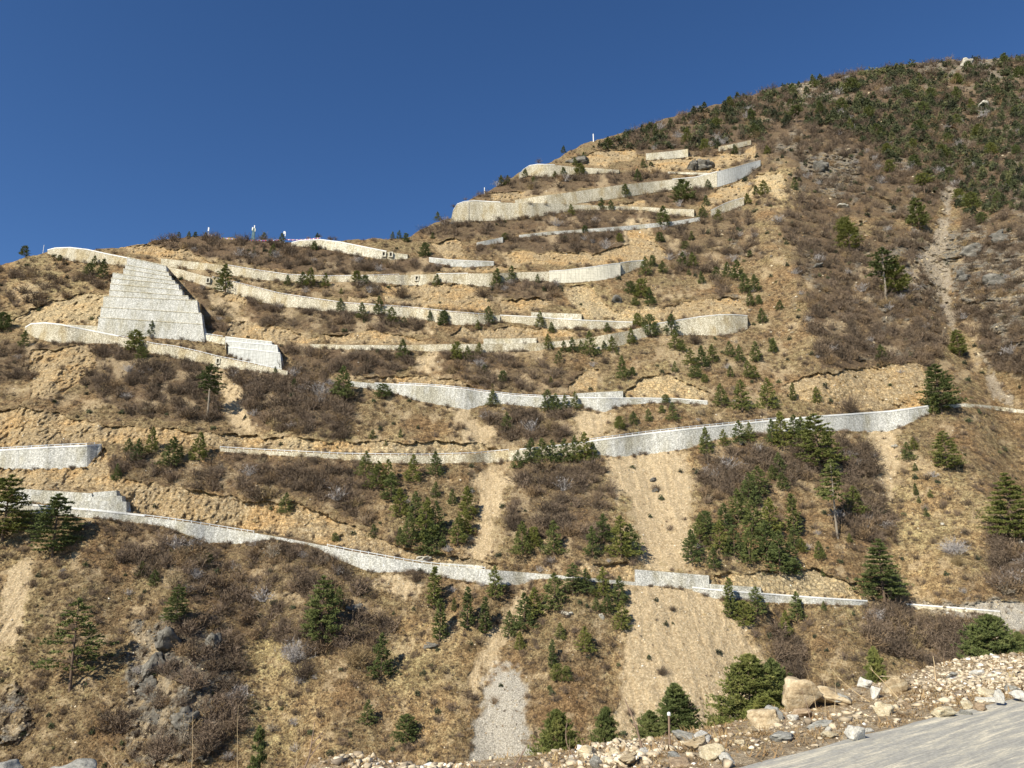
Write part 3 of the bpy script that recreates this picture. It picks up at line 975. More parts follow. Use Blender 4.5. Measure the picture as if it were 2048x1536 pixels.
WALL_INFO = [
    ('w10c', 'thin pale road edge running on to the right edge past the long wall', M_STONEW, None, {}),
    ('w12', 'long grey stone retaining wall of the lowest road, dipping from the left edge', M_STONEG, (-160, 290), {}),
    ('w12b', 'low stone wall continuing the lowest road right of the wide sand fan', M_STONEG, (1385, 1735), {}),
    ('w12c', 'thin pale kerb wall at the right end of the lowest road', M_STONEW, (1808, 2000), {}),
    ('w12u', 'short low pale stone wall on the uphill side of the lowest road', M_STONEW, None, {}),
    ('w12v', 'stone catch wall at the foot of the middle sand chute', M_STONEG, None, {}),
    ('w12w', 'very low stone wall right of the catch wall below the sand chute', M_STONEG, None, {}),
    ('w10', 'thin tan stone wall of the second road, left of the row of pines', M_STONE, (1040, 1180), {}),
    ('w10b', 'long grey stone wall with white coping above the middle sand chute', M_STONEG, (1180, 1860), {}),
    ('w11', 'clean grey stone wall with white coping at the left edge', M_STONEG, (-160, 202), {}),
    ('w9', 'grey stone wall bulging downhill over the narrow centre debris chute', M_STONEG, (750, 1415), {}),
    ('w9u', 'short bluish grey stone wall on the uphill side of the third road', M_STONEG, None, {}),
    ('w8', 'curved tan stone wall sweeping up to the right with pale coping', M_STONE, (1290, 1495), {}),
    ('w7', 'low tan stone wall leading left from the curved sweeping wall', M_STONE, None, {}),
    ('w7u', 'short cream stone wall just above the low tan wall', M_STONEW, None, {}),
    ('w6', 'long tan stone wall with a square culvert right of the stepped wall', M_STONE, None, {'culverts': (417,), 'joints': (472,)}),
    ('w6b', 'low stone wall with thin coping descending beneath the cream panel', M_STONE, (1000, 1265), {}),
    ('w6u', 'cream stone panel wall on the uphill side below broken yellow rock', M_STONEW, None, {}),
    ('w5', 'long stone wall under the brushy shoulder with one dark culvert', M_STONE, (870, 935), {'culverts': (834,)}),
    ('w5c', 'cream cast concrete wall tapering right in the middle of the slope', M_FORMW, (1098, 1241), {}),
    ('w5d', 'short stone end of the cream cast concrete wall', M_STONE, (1241, 1288), {}),
    ('w3', 'curved hairpin wall with thick white coping below the stepped wall', M_STONE, (50, 236), {}),
    ('w3b', 'tan stone wall with a square culvert left of the grey concrete panels', M_STONE, None, {'culverts': (437,)}),
    ('w2c', 'low pale footing wall along the road under the stepped wall', M_STONEW, None, {}),
    ('w1', 'topmost left hairpin wall with white coping against the sky', M_STONE, (95, 256), {}),
    ('w21', 'cream wall with bright coping and twin culverts on the ridge', M_STONEW, (583, 775), {'culverts': (768, 782)}),
    ('w22', 'short grey stone wall under the orange cut right of the ridge', M_STONEG, (858, 988), {}),
    ('w13', 'tall tan stone wall at the hairpin corner against the sky', M_STONE, (902, 1000), {'joints': (938,)}),
    ('w14', 'long tan stone wall rising right just above the tall hairpin wall', M_STONE, (1345, 1434), {}),
    ('w14c', 'grey cast concrete wall at the high right end of the rising wall', M_FORM, (1434, 1521), {}),
    ('w15', 'small curved stone wall under the bare ochre slope', M_STONE, (1422, 1488), {}),
    ('w16', 'highest hairpin stone wall with white rim near the skyline', M_STONE, (1038, 1110), {}),
    ('w17', 'short pale grey wall near the top among boulders', M_STONEW, None, {}),
    ('w18', 'thin slanting stone wall above the highest boulders', M_STONE, None, {}),
    ('w19', 'faint thin wall among bare shrubs below the tall hairpin wall', M_STONEG, None, {}),
    ('w20', 'long faint road edge rising right through bare shrubs', M_STONEG, None, {}),
    ('w23', 'thin pale road edge above the rising stone wall', M_STONEW, None, {}),
]
for key, lab, mat, cop, kw in WALL_INFO:
    build_wall(key, lab, mat, cop, ch=(.9 if key in ('w12', 'w11', 'w1', 'w3', 'w16', 'w21', 'w13', 'w10b', 'w14') else .55), **kw)


def build_tiers(quads, label, mat, part, capmat=None):
    allb = max(q[1][5] for q in quads)
    qk = [k for k, q in QUADS.items() if q is quads][0]
    def P(x, y):
        yt, yb = quad_bounds(quads, np.array([float(min(max(x, min(q[1][4] for q in quads) + 1), max(q[1][6] for q in quads) - 1))]))
        Y = float(wall_front(np.array([float(x)]), np.array([float(y)]), yb, .30, qk)[0])
        tx, tz = ray(x, y)
        return Vector((float(tx) * Y, Y, CAMZ + float(tz) * Y))
    org = P((quads[-1][1][4] + quads[-1][1][6]) / 2, allb)
    t = tag(empty('stepped_wall', org), label, 'wall', 'stepped retaining walls')
    for i, (nm, (a, b, c, d, e, f, g, h)) in enumerate(quads):
        mb = MB(); n = 8; tp = []; ft = []
        back = .35 * (len(quads) - 1 - i)
        for k in range(n + 1):
            s = k / n
            p = P(a + (c - a) * s, b + (d - b) * s); q = P(e + (g - e) * s, f + (h - f) * s)
            # lower tiers stand a little further out
            yy = p.y
            p.y = q.y + (p.z - q.z) * .18 - .62 * i; q.y = q.y - .62 * i
            tp.append(p); ft.append(q)
        for k in range(n):
            f0, f1, t0, t1 = ft[k], ft[k + 1], tp[k], tp[k + 1]
            dn = Vector((0, -.1, -.9 if i < len(quads) - 1 else -6))
            mb.quad(tuple(f0 + dn), tuple(f1 + dn), tuple(t1), tuple(t0))
            bk = Vector((0, 3.2, 0))
            mb.quad(tuple(t0), tuple(t1), tuple(t1 + bk), tuple(t0 + bk))
            mb.quad(tuple(t0 + bk), tuple(t1 + bk), tuple(f1 + bk), tuple(f0 + bk))
            if k == 0: mb.quad(tuple(f0 + bk), tuple(f0 + dn), tuple(t0), tuple(t0 + bk))
            if k == n - 1: mb.quad(tuple(f1 + dn), tuple(f1 + bk), tuple(t1 + bk), tuple(t1))
        ti = link(nm, mb.mesh(nm, mat, org), t)
        if capmat:
            link('cap_course', coping_mesh([tuple(x) for x in tp], capmat, org, .5, .25, .9), ti)
    return t


build_tiers(TIERS, 'tall stepped grey stone wall narrowing upward in six tiers', M_STONEG, 'tier', M_STONEW)
build_tiers(CONC4, 'smooth grey concrete panel wall with stepped right end', M_FORM, 'panel', M_CONC)
build_tiers(SMALL, 'small stepped grey stone wall above the lowest road near the left edge', M_STONEG, 'tier', None)


# ------------------------------------------------------------------ guard rails on the wall crowns
def build_guardrail(key, x0, x1, label, d=4.0, lift=0.0, maxposts=95):
    pts = [p[1] for p in wall_points(key) if x0 - 4 <= p[2] <= x1 + 4]
    if len(pts) < 2: return
    pts = [(p[0], p[1] + .25, p[2] + lift) for p in pts]
    sam = resample(pts, d)[:maxposts]
    org = Vector(sam[0])
    t = tag(empty('guardrail', org), label, 'guardrail', 'steel guardrails on the road walls')
    mb = MB()
    for a, b in zip(sam[:-1], sam[1:]):
        dv = (b - a); c = (a + b) / 2
        rz = math.atan2(dv.y, dv.x)
        n = len(mb.v)
        for p in (a, b):
            for dy, dz in ((-.06, .62), (-.06, .94), (.06, .94), (.06, .62)):
                mb.v.append((p.x, p.y + dy - .12, p.z + dz))
        for k in range(4):
            k2 = (k + 1) % 4
            mb.f.append((n + k, n + 4 + k, n + 4 + k2, n + k2))
        mb.f.append((n, n + 1, n + 2, n + 3)); mb.f.append((n + 7, n + 6, n + 5, n + 4))
    link('rail', mb.mesh('rail', M_STEEL, org), t)
    pm = MB(); pm.box((0, 0, .45), (.22, .22, 1.3))
    me = pm.mesh('post', M_WHITE)
    for p in sam:
        link('post', me, t, p - org)


build_guardrail('w12', 290, 520, 'steel guardrail on the lowest wall left of the brush-covered bulge')
build_guardrail('w12', 656, 985, 'steel guardrail on the lowest wall right of the brush-covered bulge')
build_guardrail('w11', -100, 202, 'white posted guardrail on the clean grey wall at the left edge', lift=.9)
build_guardrail('w10', 440, 1020, 'steel guardrail along the thin second road wall')
build_guardrail('w10b', 1180, 1560, 'steel guardrail on the grey wall above the middle sand chute', lift=.9)
build_guardrail('w9', 800, 1145, 'steel guardrail on the bulging grey wall above the centre chute', lift=.5)
build_guardrail('w6', 425, 700, 'steel guardrail right of the square culvert beside the stepped wall')
build_guardrail('w6', 700, 990, 'steel guardrail on the middle stretch of the long tan wall')
build_guardrail('w5', 460, 800, 'steel guardrail on the wall under the brushy shoulder')
build_guardrail('w3b', 240, 560, 'steel guardrail on the tan wall left of the grey concrete panels')
build_guardrail('w2c', 350, 450, 'steel guardrail on the footing wall under the stepped wall')


# ------------------------------------------------------------------ pine prototypes
def tris_tufts(C, D, k, L, W, rg):
    """k thin triangles in a fan round the direction D at every centre C"""
    n = len(C)
    C = np.repeat(C, k, 0); D = np.repeat(D, k, 0)
    R = rg.normal(size=(n * k, 3))
    d = D * .8 + R * .75; d /= np.linalg.norm(d, axis=1)[:, None] + 1e-9
    side = np.cross(d, rg.normal(size=(n * k, 3))); side /= np.linalg.norm(side, axis=1)[:, None] + 1e-9
    l = L * rg.uniform(.6, 1.3, (n * k, 1)); w = W * rg.uniform(.7, 1.3, (n * k, 1))
    a = C - d * l * .25 + side * w; b = C - d * l * .25 - side * w; c = C + d * l * .75
    V = np.stack([a, b, c], 1).reshape(-1, 3)
    return V, np.arange(len(V)).reshape(-1, 3)


def pine_proto(kind, seed):
    rg = np.random.default_rng(seed)
    q = {'c': (.04, 1.0, 150, 9, 5, .050, .0105), 'r': (.04, .97, 170, 9, 5, .060, .013), 'o': (.03, 1.0, 170, 7, 5, .042, .010),
         'b': (.12, .99, 190, 16, 6, .036, .0075), 't': (.50, .98, 100, 14, 6, .032, .007), 'u': (.55, .98, 90, 14, 6, .045, .010),
         'g': (.10, .99, 260, 24, 7, .026, .0052),
         'n': (.02, 1.0, 380, 22, 7, .036, .0058), 's': (.22, .99, 80, 13, 6, .034, .0065)}[kind]
    h0, h1, nb, nt_, k, L, W = q
    Cs = []; Ds = []; limbs = MB()
    lean = rg.uniform(-.02, .02, 2)
    for i in range(nb):
        u = (i + rg.random()) / nb
        h = h0 + (h1 - h0) * u
        if kind in ('b', 't', 'g') and rg.random() < .8:
            lev = 13 if kind != 't' else 8
            h = h0 + (h1 - h0) * (np.round(u * lev) / lev) + rg.normal() * .008
            h = min(h, h1)
        u = (h - h0) / (h1 - h0); u = min(max(u, 0), 1)
        if kind == 'c': r = .345 * (1 - u) ** .68 * (min(1, u * 7 + .55)); el = .30 + .5 * u
        elif kind == 'n': r = .40 * (1 - u) ** .62 * min(1, u * 4 + .6); el = .35 + .8 * u
        elif kind == 'r': r = .42 * math.sqrt(max(0, 1 - u ** 1.7)) * min(1, u * 5 + .6); el = .25 + .9 * u
        elif kind == 'o': r = .135 * (1 - u) ** .5 * min(1, u * 6 + .5); el = .9
        elif kind in ('b', 'g'): r = .30 * (1 - u) ** (.50 if kind == 'b' else .7) * min(1, u * 4 + .5); el = .12 + .6 * u
        elif kind == 's': r = .27 * (1 - u) ** .6 * min(1, u * 3 + .5); el = .1 + .6 * u
        elif kind == 't': r = .20 * (1 - u ** 2) ** .5 * rg.uniform(.5, 1.1); el = .1 + .4 * u
        else: r = .34 * (1 - (2 * u - .8) ** 2 * .6); el = .1 + .9 * u
        az = rg.random() * 2 * math.pi
        r *= rg.uniform(.62, 1.12) * (1 + .18 * math.sin(az * 2 + seed) + .12 * math.sin(az * 3 + 9 * u + seed))
        r = max(r, .02)
        d = np.array([math.cos(az), math.sin(az), math.tan(el) * .6]); 
        p0 = np.array([lean[0] * h, lean[1] * h, max(h - r * .3 * math.tan(el), h0 * .8)])
        m = max(2, int(nt_ * (r / .3) ** .5 * 1.1))
        s = rg.uniform(.25, 1.0, m) ** .6
        tip = p0 + d * r
        sag = np.array([0, 0, -.12 * r])
        C = p0[None] + (tip - p0)[None] * s[:, None] + sag[None] * (s[:, None] ** 2) + rg.normal(size=(m, 3)) * np.array([.10, .10, .045]) * (r * .8 + .02)
        Cs.append(C); Ds.append(np.repeat((d / np.linalg.norm(d) + np.array([0, 0, .25]))[None], m, 0))
        if kind in 'btugs' and i % 3 == 0:
            limbs.tube([tuple(p0), tuple(p0 + (tip - p0) * .5), tuple(tip * .9 + p0 * .1)], [.006, .004, .0015], 4)
    Cs.append(np.stack([lean[0] * np.ones(6), lean[1] * np.ones(6), np.linspace(.93, 1.0, 6)], 1)); Ds.append(np.tile([0, 0, 1.], (6, 1)))
    V, T = tris_tufts(np.concatenate(Cs), np.concatenate(Ds), k, L, W, rg)
    crown = mesh_np('crown_' + kind, V, T, M_NEEDLE)
    tw = {'s': .011, 'n': .012, 'c': .014, 'r': .016, 'o': .012, 'b': .014, 't': .013, 'u': .022, 'g': .014}[kind]
    pts = [(0, 0, -.06), (0, 0, .0), (lean[0] * .3 + .004, lean[1] * .3, .3), (lean[0] * .7, lean[1] * .7, .7), (lean[0], lean[1], .97)]
    limbs.tube(pts, [tw * 1.3, tw * 1.15, tw * .9, tw * .5, tw * .12], 8)
    if kind == 't':   # dead stubs under the crown
        for s in range(7):
            z = rg.uniform(.15, .5); a = rg.random() * 6.28; r = rg.uniform(.02, .06)
            limbs.tube([(0, 0, z), (math.cos(a) * r, math.sin(a) * r, z + .01)], [.003, .001], 4)
    trunk = limbs.mesh('trunk_' + kind, M_BARKG if kind == 't' else M_BARK)
    return crown, trunk


PROTO = {k: [pine_proto(k, 100 + 10 * i + ord(k)) for i in range(n)] for k, n in (('c', 6), ('r', 4), ('o', 3), ('b', 4), ('t', 3), ('u', 2), ('g', 3), ('s', 2))}

# (x, y of the foot, height, kind, width factor)  all in source pixels
TREES = [
 # left edge, upper slope
 (48,511,22,'r'),(119,522,14,'r'),(187,531,23,'c'),(206,558,44,'c'),(178,553,30,'r'),(302,665,26,'c'),(268,703,46,'r'),(282,719,28,'r'),(47,695,36,'c'),(2,662,40,'r'),
 (415,833,106,'t'),(450,562,38,'c'),(357,474,12,'c'),(377,476,16,'c'),(390,474,12,'r'),(411,476,14,'c'),(527,480,18,'c'),(563,487,24,'c'),(634,478,14,'c'),(545,512,28,'c'),(628,500,20,'r'),
 (785,477,16,'c'),(798,478,20,'c'),(812,484,20,'r'),(850,514,32,'r'),(865,478,16,'c'),(620,574,42,'c'),(650,575,32,'c'),(575,571,24,'c'),(605,575,34,'c'),(682,588,14,'c'),(713,563,24,'r'),(730,570,22,'r'),
 (873,573,28,'c'),(680,622,28,'c'),(723,638,36,'c'),(757,628,38,'c'),(782,646,34,'c'),(808,651,20,'c'),(860,643,24,'c'),(887,651,32,'r'),(976,646,36,'c'),(955,658,20,'c'),(805,718,42,'c'),
 (913,720,38,'r'),(935,720,30,'c'),(958,713,30,'c'),(968,744,16,'c'),(1006,764,24,'r'),(973,772,8,'c'),(985,774,8,'c'),(685,801,70,'c'),(587,780,24,'c'),(550,748,16,'c'),(765,796,30,'r'),(985,812,34,'c'),
 (993,553,20,'c'),(1022,554,26,'c'),(1014,862,38,'c'),
 # middle of the slope
 (1291,551,42,'c'),(1305,532,24,'r'),(1325,547,28,'c'),(1262,588,28,'r'),(1283,596,42,'r'),(1300,612,40,'c'),(1270,611,18,'r'),(1365,536,36,'c'),(1385,535,34,'c'),(1378,550,14,'c'),(1404,568,28,'c'),
 (1433,558,28,'c'),(1455,556,36,'c'),(1475,561,46,'c'),(1490,586,42,'c'),(1510,583,38,'c'),(1500,612,30,'c'),(1518,608,20,'r'),(1525,646,32,'c'),(1320,484,22,'r'),(1370,498,18,'r'),(1383,481,22,'c'),(1500,513,14,'r'),
 (1080,646,26,'c'),(1103,666,24,'c'),(1075,566,20,'c'),(1275,652,28,'r'),(1300,652,26,'r'),(1343,645,20,'c'),(1215,665,22,'c'),(1263,688,34,'c'),(1097,690,24,'c'),(1128,704,24,'c'),(1145,705,32,'c'),(1162,701,22,'c'),
 (1180,712,52,'c'),(1208,700,20,'c'),(1225,704,34,'c'),(1118,728,28,'c'),(1350,700,44,'c'),(1366,704,26,'c'),(1234,710,12,'c'),(1245,758,48,'c'),(1265,751,18,'r'),(1102,766,14,'c'),(1350,745,24,'c'),
 (1382,731,36,'c'),(1405,736,46,'c'),(1390,756,26,'r'),(1410,765,18,'r'),(1425,725,38,'c'),(1460,713,32,'c'),(1480,724,36,'c'),(1512,723,42,'c'),(1461,754,24,'c'),(1497,756,36,'c'),(1510,758,28,'c'),(1545,705,30,'c'),
 (1443,812,46,'c'),(1485,823,64,'c'),(1537,819,64,'c'),(1095,823,44,'c'),(1112,823,36,'c'),(1130,822,34,'c'),(1150,819,36,'c'),(1331,806,18,'r'),(1346,842,38,'c'),(1324,826,16,'r'),(1268,850,28,'c'),(1297,843,26,'c'),(1240,858,26,'r'),
 # upper walls
 (1366,405,52,'r'),(1417,379,24,'c'),(1327,450,44,'c'),(1287,336,22,'c'),(1410,303,30,'r'),(1470,309,24,'c'),(1413,413,26,'c'),(1405,436,28,'c'),(1437,443,28,'c'),(1495,409,26,'c'),(1513,389,22,'c'),(1530,391,36,'c'),(1590,379,28,'c'),
 (1535,309,22,'c'),(1755,279,38,'c'),(1593,246,42,'u'),(1700,502,66,'b'),(875,441,20,'c'),(1003,371,24,'c'),(1015,369,22,'c'),(1050,352,18,'c'),(1067,367,18,'c'),(1110,351,12,'c'),(1126,351,20,'c'),(1160,351,28,'r'),
 (1150,331,20,'c'),(1168,326,26,'c'),(1127,306,18,'c'),(1276,363,30,'c'),(1250,389,26,'c'),(1203,418,26,'c'),(1222,415,18,'c'),(1142,431,26,'c'),(1170,463,14,'r'),(1010,480,16,'r'),(1240,484,20,'r'),
 # right side
 (1772,596,110,'t'),(1795,593,82,'b'),(1920,713,56,'b'),(1764,719,32,'c'),(1883,825,98,'b'),(1868,828,40,'c'),(1635,807,34,'c'),(1586,801,36,'o'),(1560,620,22,'c'),(1548,704,30,'c'),(1840,460,72,'b'),(1690,470,40,'r'),(1945,420,40,'r'),(1850,390,50,'u'),(1780,345,30,'r'),
 (1565,896,72,'c'),(1545,888,50,'c'),(1640,942,112,'b'),(1605,892,58,'c'),(1590,880,50,'c'),(1675,1075,148,'t'),(1710,1029,54,'c'),(1897,942,78,'b'),(1816,921,36,'c'),(1829,900,26,'c'),(1831,942,16,'c'),(1832,991,24,'o'),(1838,1006,14,'c'),
 (1861,995,16,'c'),(1853,1034,18,'c'),(1770,1206,116,'g'),(2030,1086,132,'g'),(1640,1118,34,'c'),(1646,1153,14,'c'),(1700,1085,18,'c'),
 (1560,950,44,'c'),(1565,980,34,'c'),(1545,960,30,'c'),(1500,1010,74,'r'),(1520,990,56,'c'),(1478,1045,64,'c'),(1450,1060,60,'r'),(1505,1075,84,'r'),(1540,1070,70,'c'),(1470,1115,70,'r'),(1500,1128,66,'c'),(1535,1120,86,'r'),(1560,1145,76,'c'),
 (1583,1150,70,'r'),(1590,1070,78,'o'),(1590,1095,40,'c'),(1385,1126,62,'c'),(1400,1092,56,'c'),(1412,1070,46,'r'),(1427,1137,40,'c'),(1440,1105,60,'c'),(1605,1105,26,'c'),
 # below the second wall
 (1035,937,36,'c'),(1062,927,50,'c'),(1084,930,52,'c'),(1105,928,48,'c'),(1128,924,46,'c'),(1150,924,52,'c'),(1168,923,58,'c'),(1185,920,36,'c'),(1413,909,54,'c'),(1447,893,34,'c'),(1480,889,48,'c'),(1500,885,40,'c'),
 (1045,1110,62,'c'),(1068,1096,40,'r'),(1108,1110,64,'c'),(1185,1112,66,'r'),(1208,1085,64,'r'),(1243,1115,92,'r'),(1262,1113,60,'c'),
 (730,953,50,'c'),(755,978,54,'c'),(775,968,48,'c'),(825,966,66,'r'),(870,952,48,'c'),(782,1002,54,'c'),(800,1035,66,'r'),(830,1045,70,'r'),(818,1090,70,'r'),(850,1080,80,'c'),(870,1072,66,'c'),(845,1112,60,'r'),(862,1110,64,'c'),(870,996,32,'c'),
 (905,1009,30,'c'),(936,1031,56,'c'),(915,1088,66,'r'),(930,1070,50,'c'),(885,1094,28,'c'),(800,1090,34,'c'),(570,1027,40,'c'),(747,1077,28,'c'),(670,1082,16,'r'),(745,878,20,'c'),(801,875,18,'c'),(771,892,12,'c'),
 (275,924,46,'c'),(256,907,30,'c'),(302,907,52,'c'),(343,935,60,'c'),(360,920,30,'c'),(397,922,56,'c'),(233,962,34,'c'),
 # bottom slope
 (868,1218,76,'o'),(880,1281,72,'o'),(935,1259,76,'o'),(970,1268,66,'o'),(990,1196,58,'c'),(908,1222,24,'o'),(640,1295,126,'b'),(675,1222,44,'c'),(762,1354,76,'c'),(735,1449,42,'c'),(812,1483,46,'r'),
 (5,1080,122,'b'),(105,1112,116,'b'),(283,1153,28,'c'),(308,1172,30,'c'),(415,1131,24,'r'),(350,1253,74,'b'),(140,1380,160,'s'),
 (1020,1274,56,'r'),(1040,1299,32,'c'),(1048,1260,66,'c'),(1068,1242,60,'c'),(1110,1222,68,'c'),(1146,1190,58,'b'),(1172,1186,44,'c'),(1207,1196,56,'c'),(1238,1207,50,'c'),(1243,1260,52,'c'),(1215,1226,34,'c'),(1193,1221,24,'c'),(1121,1279,30,'c'),
 (1170,1305,46,'c'),(1104,1336,50,'o'),(1115,1361,30,'r'),(1133,1361,26,'r'),(1099,1381,10,'r'),(1460,1236,72,'o'),(1515,1229,50,'c'),(1488,1252,46,'r'),(1595,1241,52,'c'),(1572,1272,46,'c'),(1648,1221,18,'c'),
]


def words(n):
    return ['first', 'second', 'third', 'fourth', 'fifth', 'sixth', 'seventh', 'eighth', 'ninth', 'tenth', 'eleventh', 'twelfth', 'thirteenth', 'fourteenth', 'fifteenth',
            'sixteenth', 'seventeenth', 'eighteenth', 'nineteenth', 'twentieth', 'twenty-first', 'twenty-second', 'twenty-third', 'twenty-fourth', 'twenty-fifth', 'twenty-sixth',
            'twenty-seventh', 'twenty-eighth', 'twenty-ninth', 'thirtieth'][n]


LINES = [  # crowns of the walls from the lowest road up
    ([-300, 0, 280, 520, 830, 1190, 1520, 1800, 2100], [990, 1006, 1032, 1068, 1124, 1157, 1188, 1209, 1232]),
    ([-300, 0, 200, 440, 680, 950, 1180, 1540, 1860, 2100], [905, 902, 891, 896, 909, 908, 884, 843, 813, 822]),
    ([-300, 50, 236, 435, 575, 700, 880, 1085, 1300, 1415, 1600, 2100], [656, 656, 673, 714, 742, 762, 774, 795, 797, 803, 770, 720]),
    ([-300, 95, 256, 405, 560, 740, 905, 1100, 1265, 1350, 1440, 1560, 2100], [500, 500, 517, 551, 588, 610, 625, 637, 645, 642, 630, 600, 560]),
    ([-300, 322, 512, 735, 1000, 1100, 1241, 1288, 1400, 2100], [400, 500, 541, 552, 546, 543, 527, 521, 470, 380]),
]
BANDS = ['below the lowest road', 'between the two lowest roads', 'between the second and third roads', 'between the third and fourth roads', 'between the fourth and fifth roads', 'above the fifth road']
SECT = [
    [(230, 'left of the dark rock outcrop'), (560, 'round the dark rock outcrop'), (840, 'left of the columnar pines'), (1000, 'among the columnar pines'), (1250, 'just left of the wide sand fan'), (1540, 'just right of the wide sand fan'), (9e9, 'near the right end of the road')],
    [(200, 'at the left edge'), (500, 'above the yellow cut'), (800, 'left in the dense pine patch'), (960, 'right in the dense pine patch'), (1200, 'left of the middle sand chute'), (1290, 'beside the middle sand chute'), (1470, 'just right of the middle sand chute'), (1620, 'in the big right pine patch'), (1790, 'in the brushy gully'), (9e9, 'on the bare grass slope at right')],
    [(480, 'below the hairpin with white coping'), (760, 'among the dense bare brush'), (1050, 'beside the centre debris chute'), (1200, 'by the bulging grey wall'), (1420, 'under the pale broken rock'), (1600, 'left of the broad ochre cut'), (9e9, 'by the broad ochre cut')],
    [(330, 'round the tall stepped wall'), (700, 'right of the grey concrete panels'), (900, 'over the yellow earth bank'), (1110, 'left of the low tan wall end'), (1240, 'under the start of the sweeping wall'), (1375, 'below the sweeping wall'), (1440, 'above the pale broken rock'), (1620, 'right of the sweeping wall'), (9e9, 'on the brushy flank left of the stony gully')],
    [(300, 'above the stepped wall corner'), (640, 'below the brushy shoulder'), (800, 'right below the brushy shoulder'), (1120, 'under the dark culvert'), (1345, 'beside the cream concrete wall'), (1600, 'in the patch right of cream concrete'), (9e9, 'high on the brushy flank')],
    [(560, 'on the left skyline'), (700, 'by the ridge wall'), (900, 'in the notch of the skyline'), (1130, 'by the tall hairpin wall'), (1260, 'by the highest hairpin wall'), (1345, 'between the upper walls'), (1450, 'round the rising stone wall'), (1620, 'right of the rising wall'), (9e9, 'under the summit slope')],
]
KIND_W = {'c': 'conical pine', 'r': 'bushy pine', 'o': 'narrow columnar pine', 'b': 'layered pine', 't': 'bare-trunked pine', 'u': 'flat-topped dark tree', 'g': 'dense layered pine', 's': 'sparse see-through pine'}


def size_word(h):
    return 'tiny' if h < 19 else 'small' if h < 33 else 'medium' if h < 55 else 'large' if h < 95 else 'very tall'


# the slope under the summit carries its own wood; the larger trees of it stand as things
_rg = np.random.default_rng(21)
FOREST = [(1185, 292), (1290, 256), (1420, 218), (1560, 178), (1720, 148), (1880, 126), (2048, 120), (2200, 120), (2200, 430), (2030, 420), (1960, 450), (1900, 400), (1790, 330), (1700, 270), (1600, 245), (1500, 300), (1400, 300), (1300, 300), (1200, 310)]
bx = _rg.uniform(1185, 2120, 9000); by = _rg.uniform(118, 460, 9000)
ok = in_poly(bx, by, FOREST) & (by > skyline(bx) + 4)
fpts = list(zip(bx[ok], by[ok]))
big_f = []
for x, y in fpts:
    if len(big_f) >= 42: break
    if x < 2040 and all(math.hypot(x - a, (y - b) * 1.5) > 44 for a, b, *_ in big_f) and all(math.hypot(x - t[0], y - t[1]) > 26 for t in TREES) and y > skyline(x) + 12:
        big_f.append((x, y, 22 + _rg.random() * 14, 'r' if _rg.random() < .6 else 'c'))
ALLT = [((t[0], t[1], t[2] * .84, 'c', 0) if (t[3] == 'r' and t[2] > 55) else (*t[:4], 0)) for t in TREES] + [(x, y, h, k, 1) for x, y, h, k in big_f]


def free_of_walls(x, y):
    for k in WALL_KEYS:
        w = WALLS[k]
        if w[0][0] <= x <= w[-1][0]:
            yt, yb = wall_at(np.array([float(x)]), k)
            if yt[0] - 1 < y < yb[0] + 2: return float(yb[0]) + 2.5
    for quads in (TIERS, CONC4, SMALL):
        yt, yb = quad_bounds(quads, np.array([float(x)]))
        if yt[0] - 1 < y < yb[0] + 2: return float(yb[0]) + 2.5
    return y


info = []
for (x, y, h, k, fo) in ALLT:
    b = sum(1 for xs, ys in LINES if y - 3 < np.interp(x, xs, ys))
    s = next(i for i, (lim, _) in enumerate(SECT[b]) if x < lim)
    info.append([x, y, h, k, fo, b, s])
from collections import defaultdict
buckets = defaultdict(list)
for i, t in enumerate(info):
    key = ('F', int(t[0] // 190)) if t[4] else (t[5], t[6])
    buckets[(key, size_word(t[2]), t[3])].append(i)
FROW = ['on the wooded upper slope at the left skyline', 'on the wooded slope above the slanting thin wall', 'on the wooded slope beneath the long crest', 'on the wooded summit slope by the white rock', 'on the wooded summit slope at far right', 'at the right edge of the wooded summit']
labels = {}
for (key, sw, kd), L in buckets.items():
    L.sort(key=lambda i: info[i][0])
    for j, i in enumerate(L):
        if key[0] == 'F':
            base = '%s %s %s' % (sw, KIND_W[kd], FROW[max(0, min(5, key[1] - 6))])
        else:
            base = '%s %s %s' % (sw, KIND_W[kd], SECT[key[0]][key[1]][1])
        if len(L) > 1:
            base += ', ' + words(j) + ' from left'
        labels[i] = base
seen = {}
for i, t in enumerate(info):
    x, y, h, k, fo, b, s = t
    y2 = free_of_walls(x, y)
    h2 = h + max(0, y2 - y)
    p = hill_pt(x, y2)
    pxm = p.y / F
    Hm = h2 * pxm * 1.04
    pr = PROTO[k][(i * 7 + int(x)) % len(PROTO[k])]
    nm = 'broadleaf_tree' if k == 'u' else 'pine_tree'
    o = tag(empty(nm, p + Vector((0, 0, -.15))), labels[i], 'tree' if k == 'u' else 'pine', 'pines on the hillside')
    wf = _rg.uniform(.85, 1.15) * {'c': 1.18, 'r': 1.12, 'o': 1.75, 'b': 1.32, 't': 1.25, 'u': 1.2, 'g': 1.35, 's': 1.5}[k]
    o.scale = (Hm * wf, Hm * wf, Hm)
    o.rotation_euler = (0, 0, _rg.uniform(0, 6.28))
    link('crown', pr[0], o); link('trunk', pr[1], o)


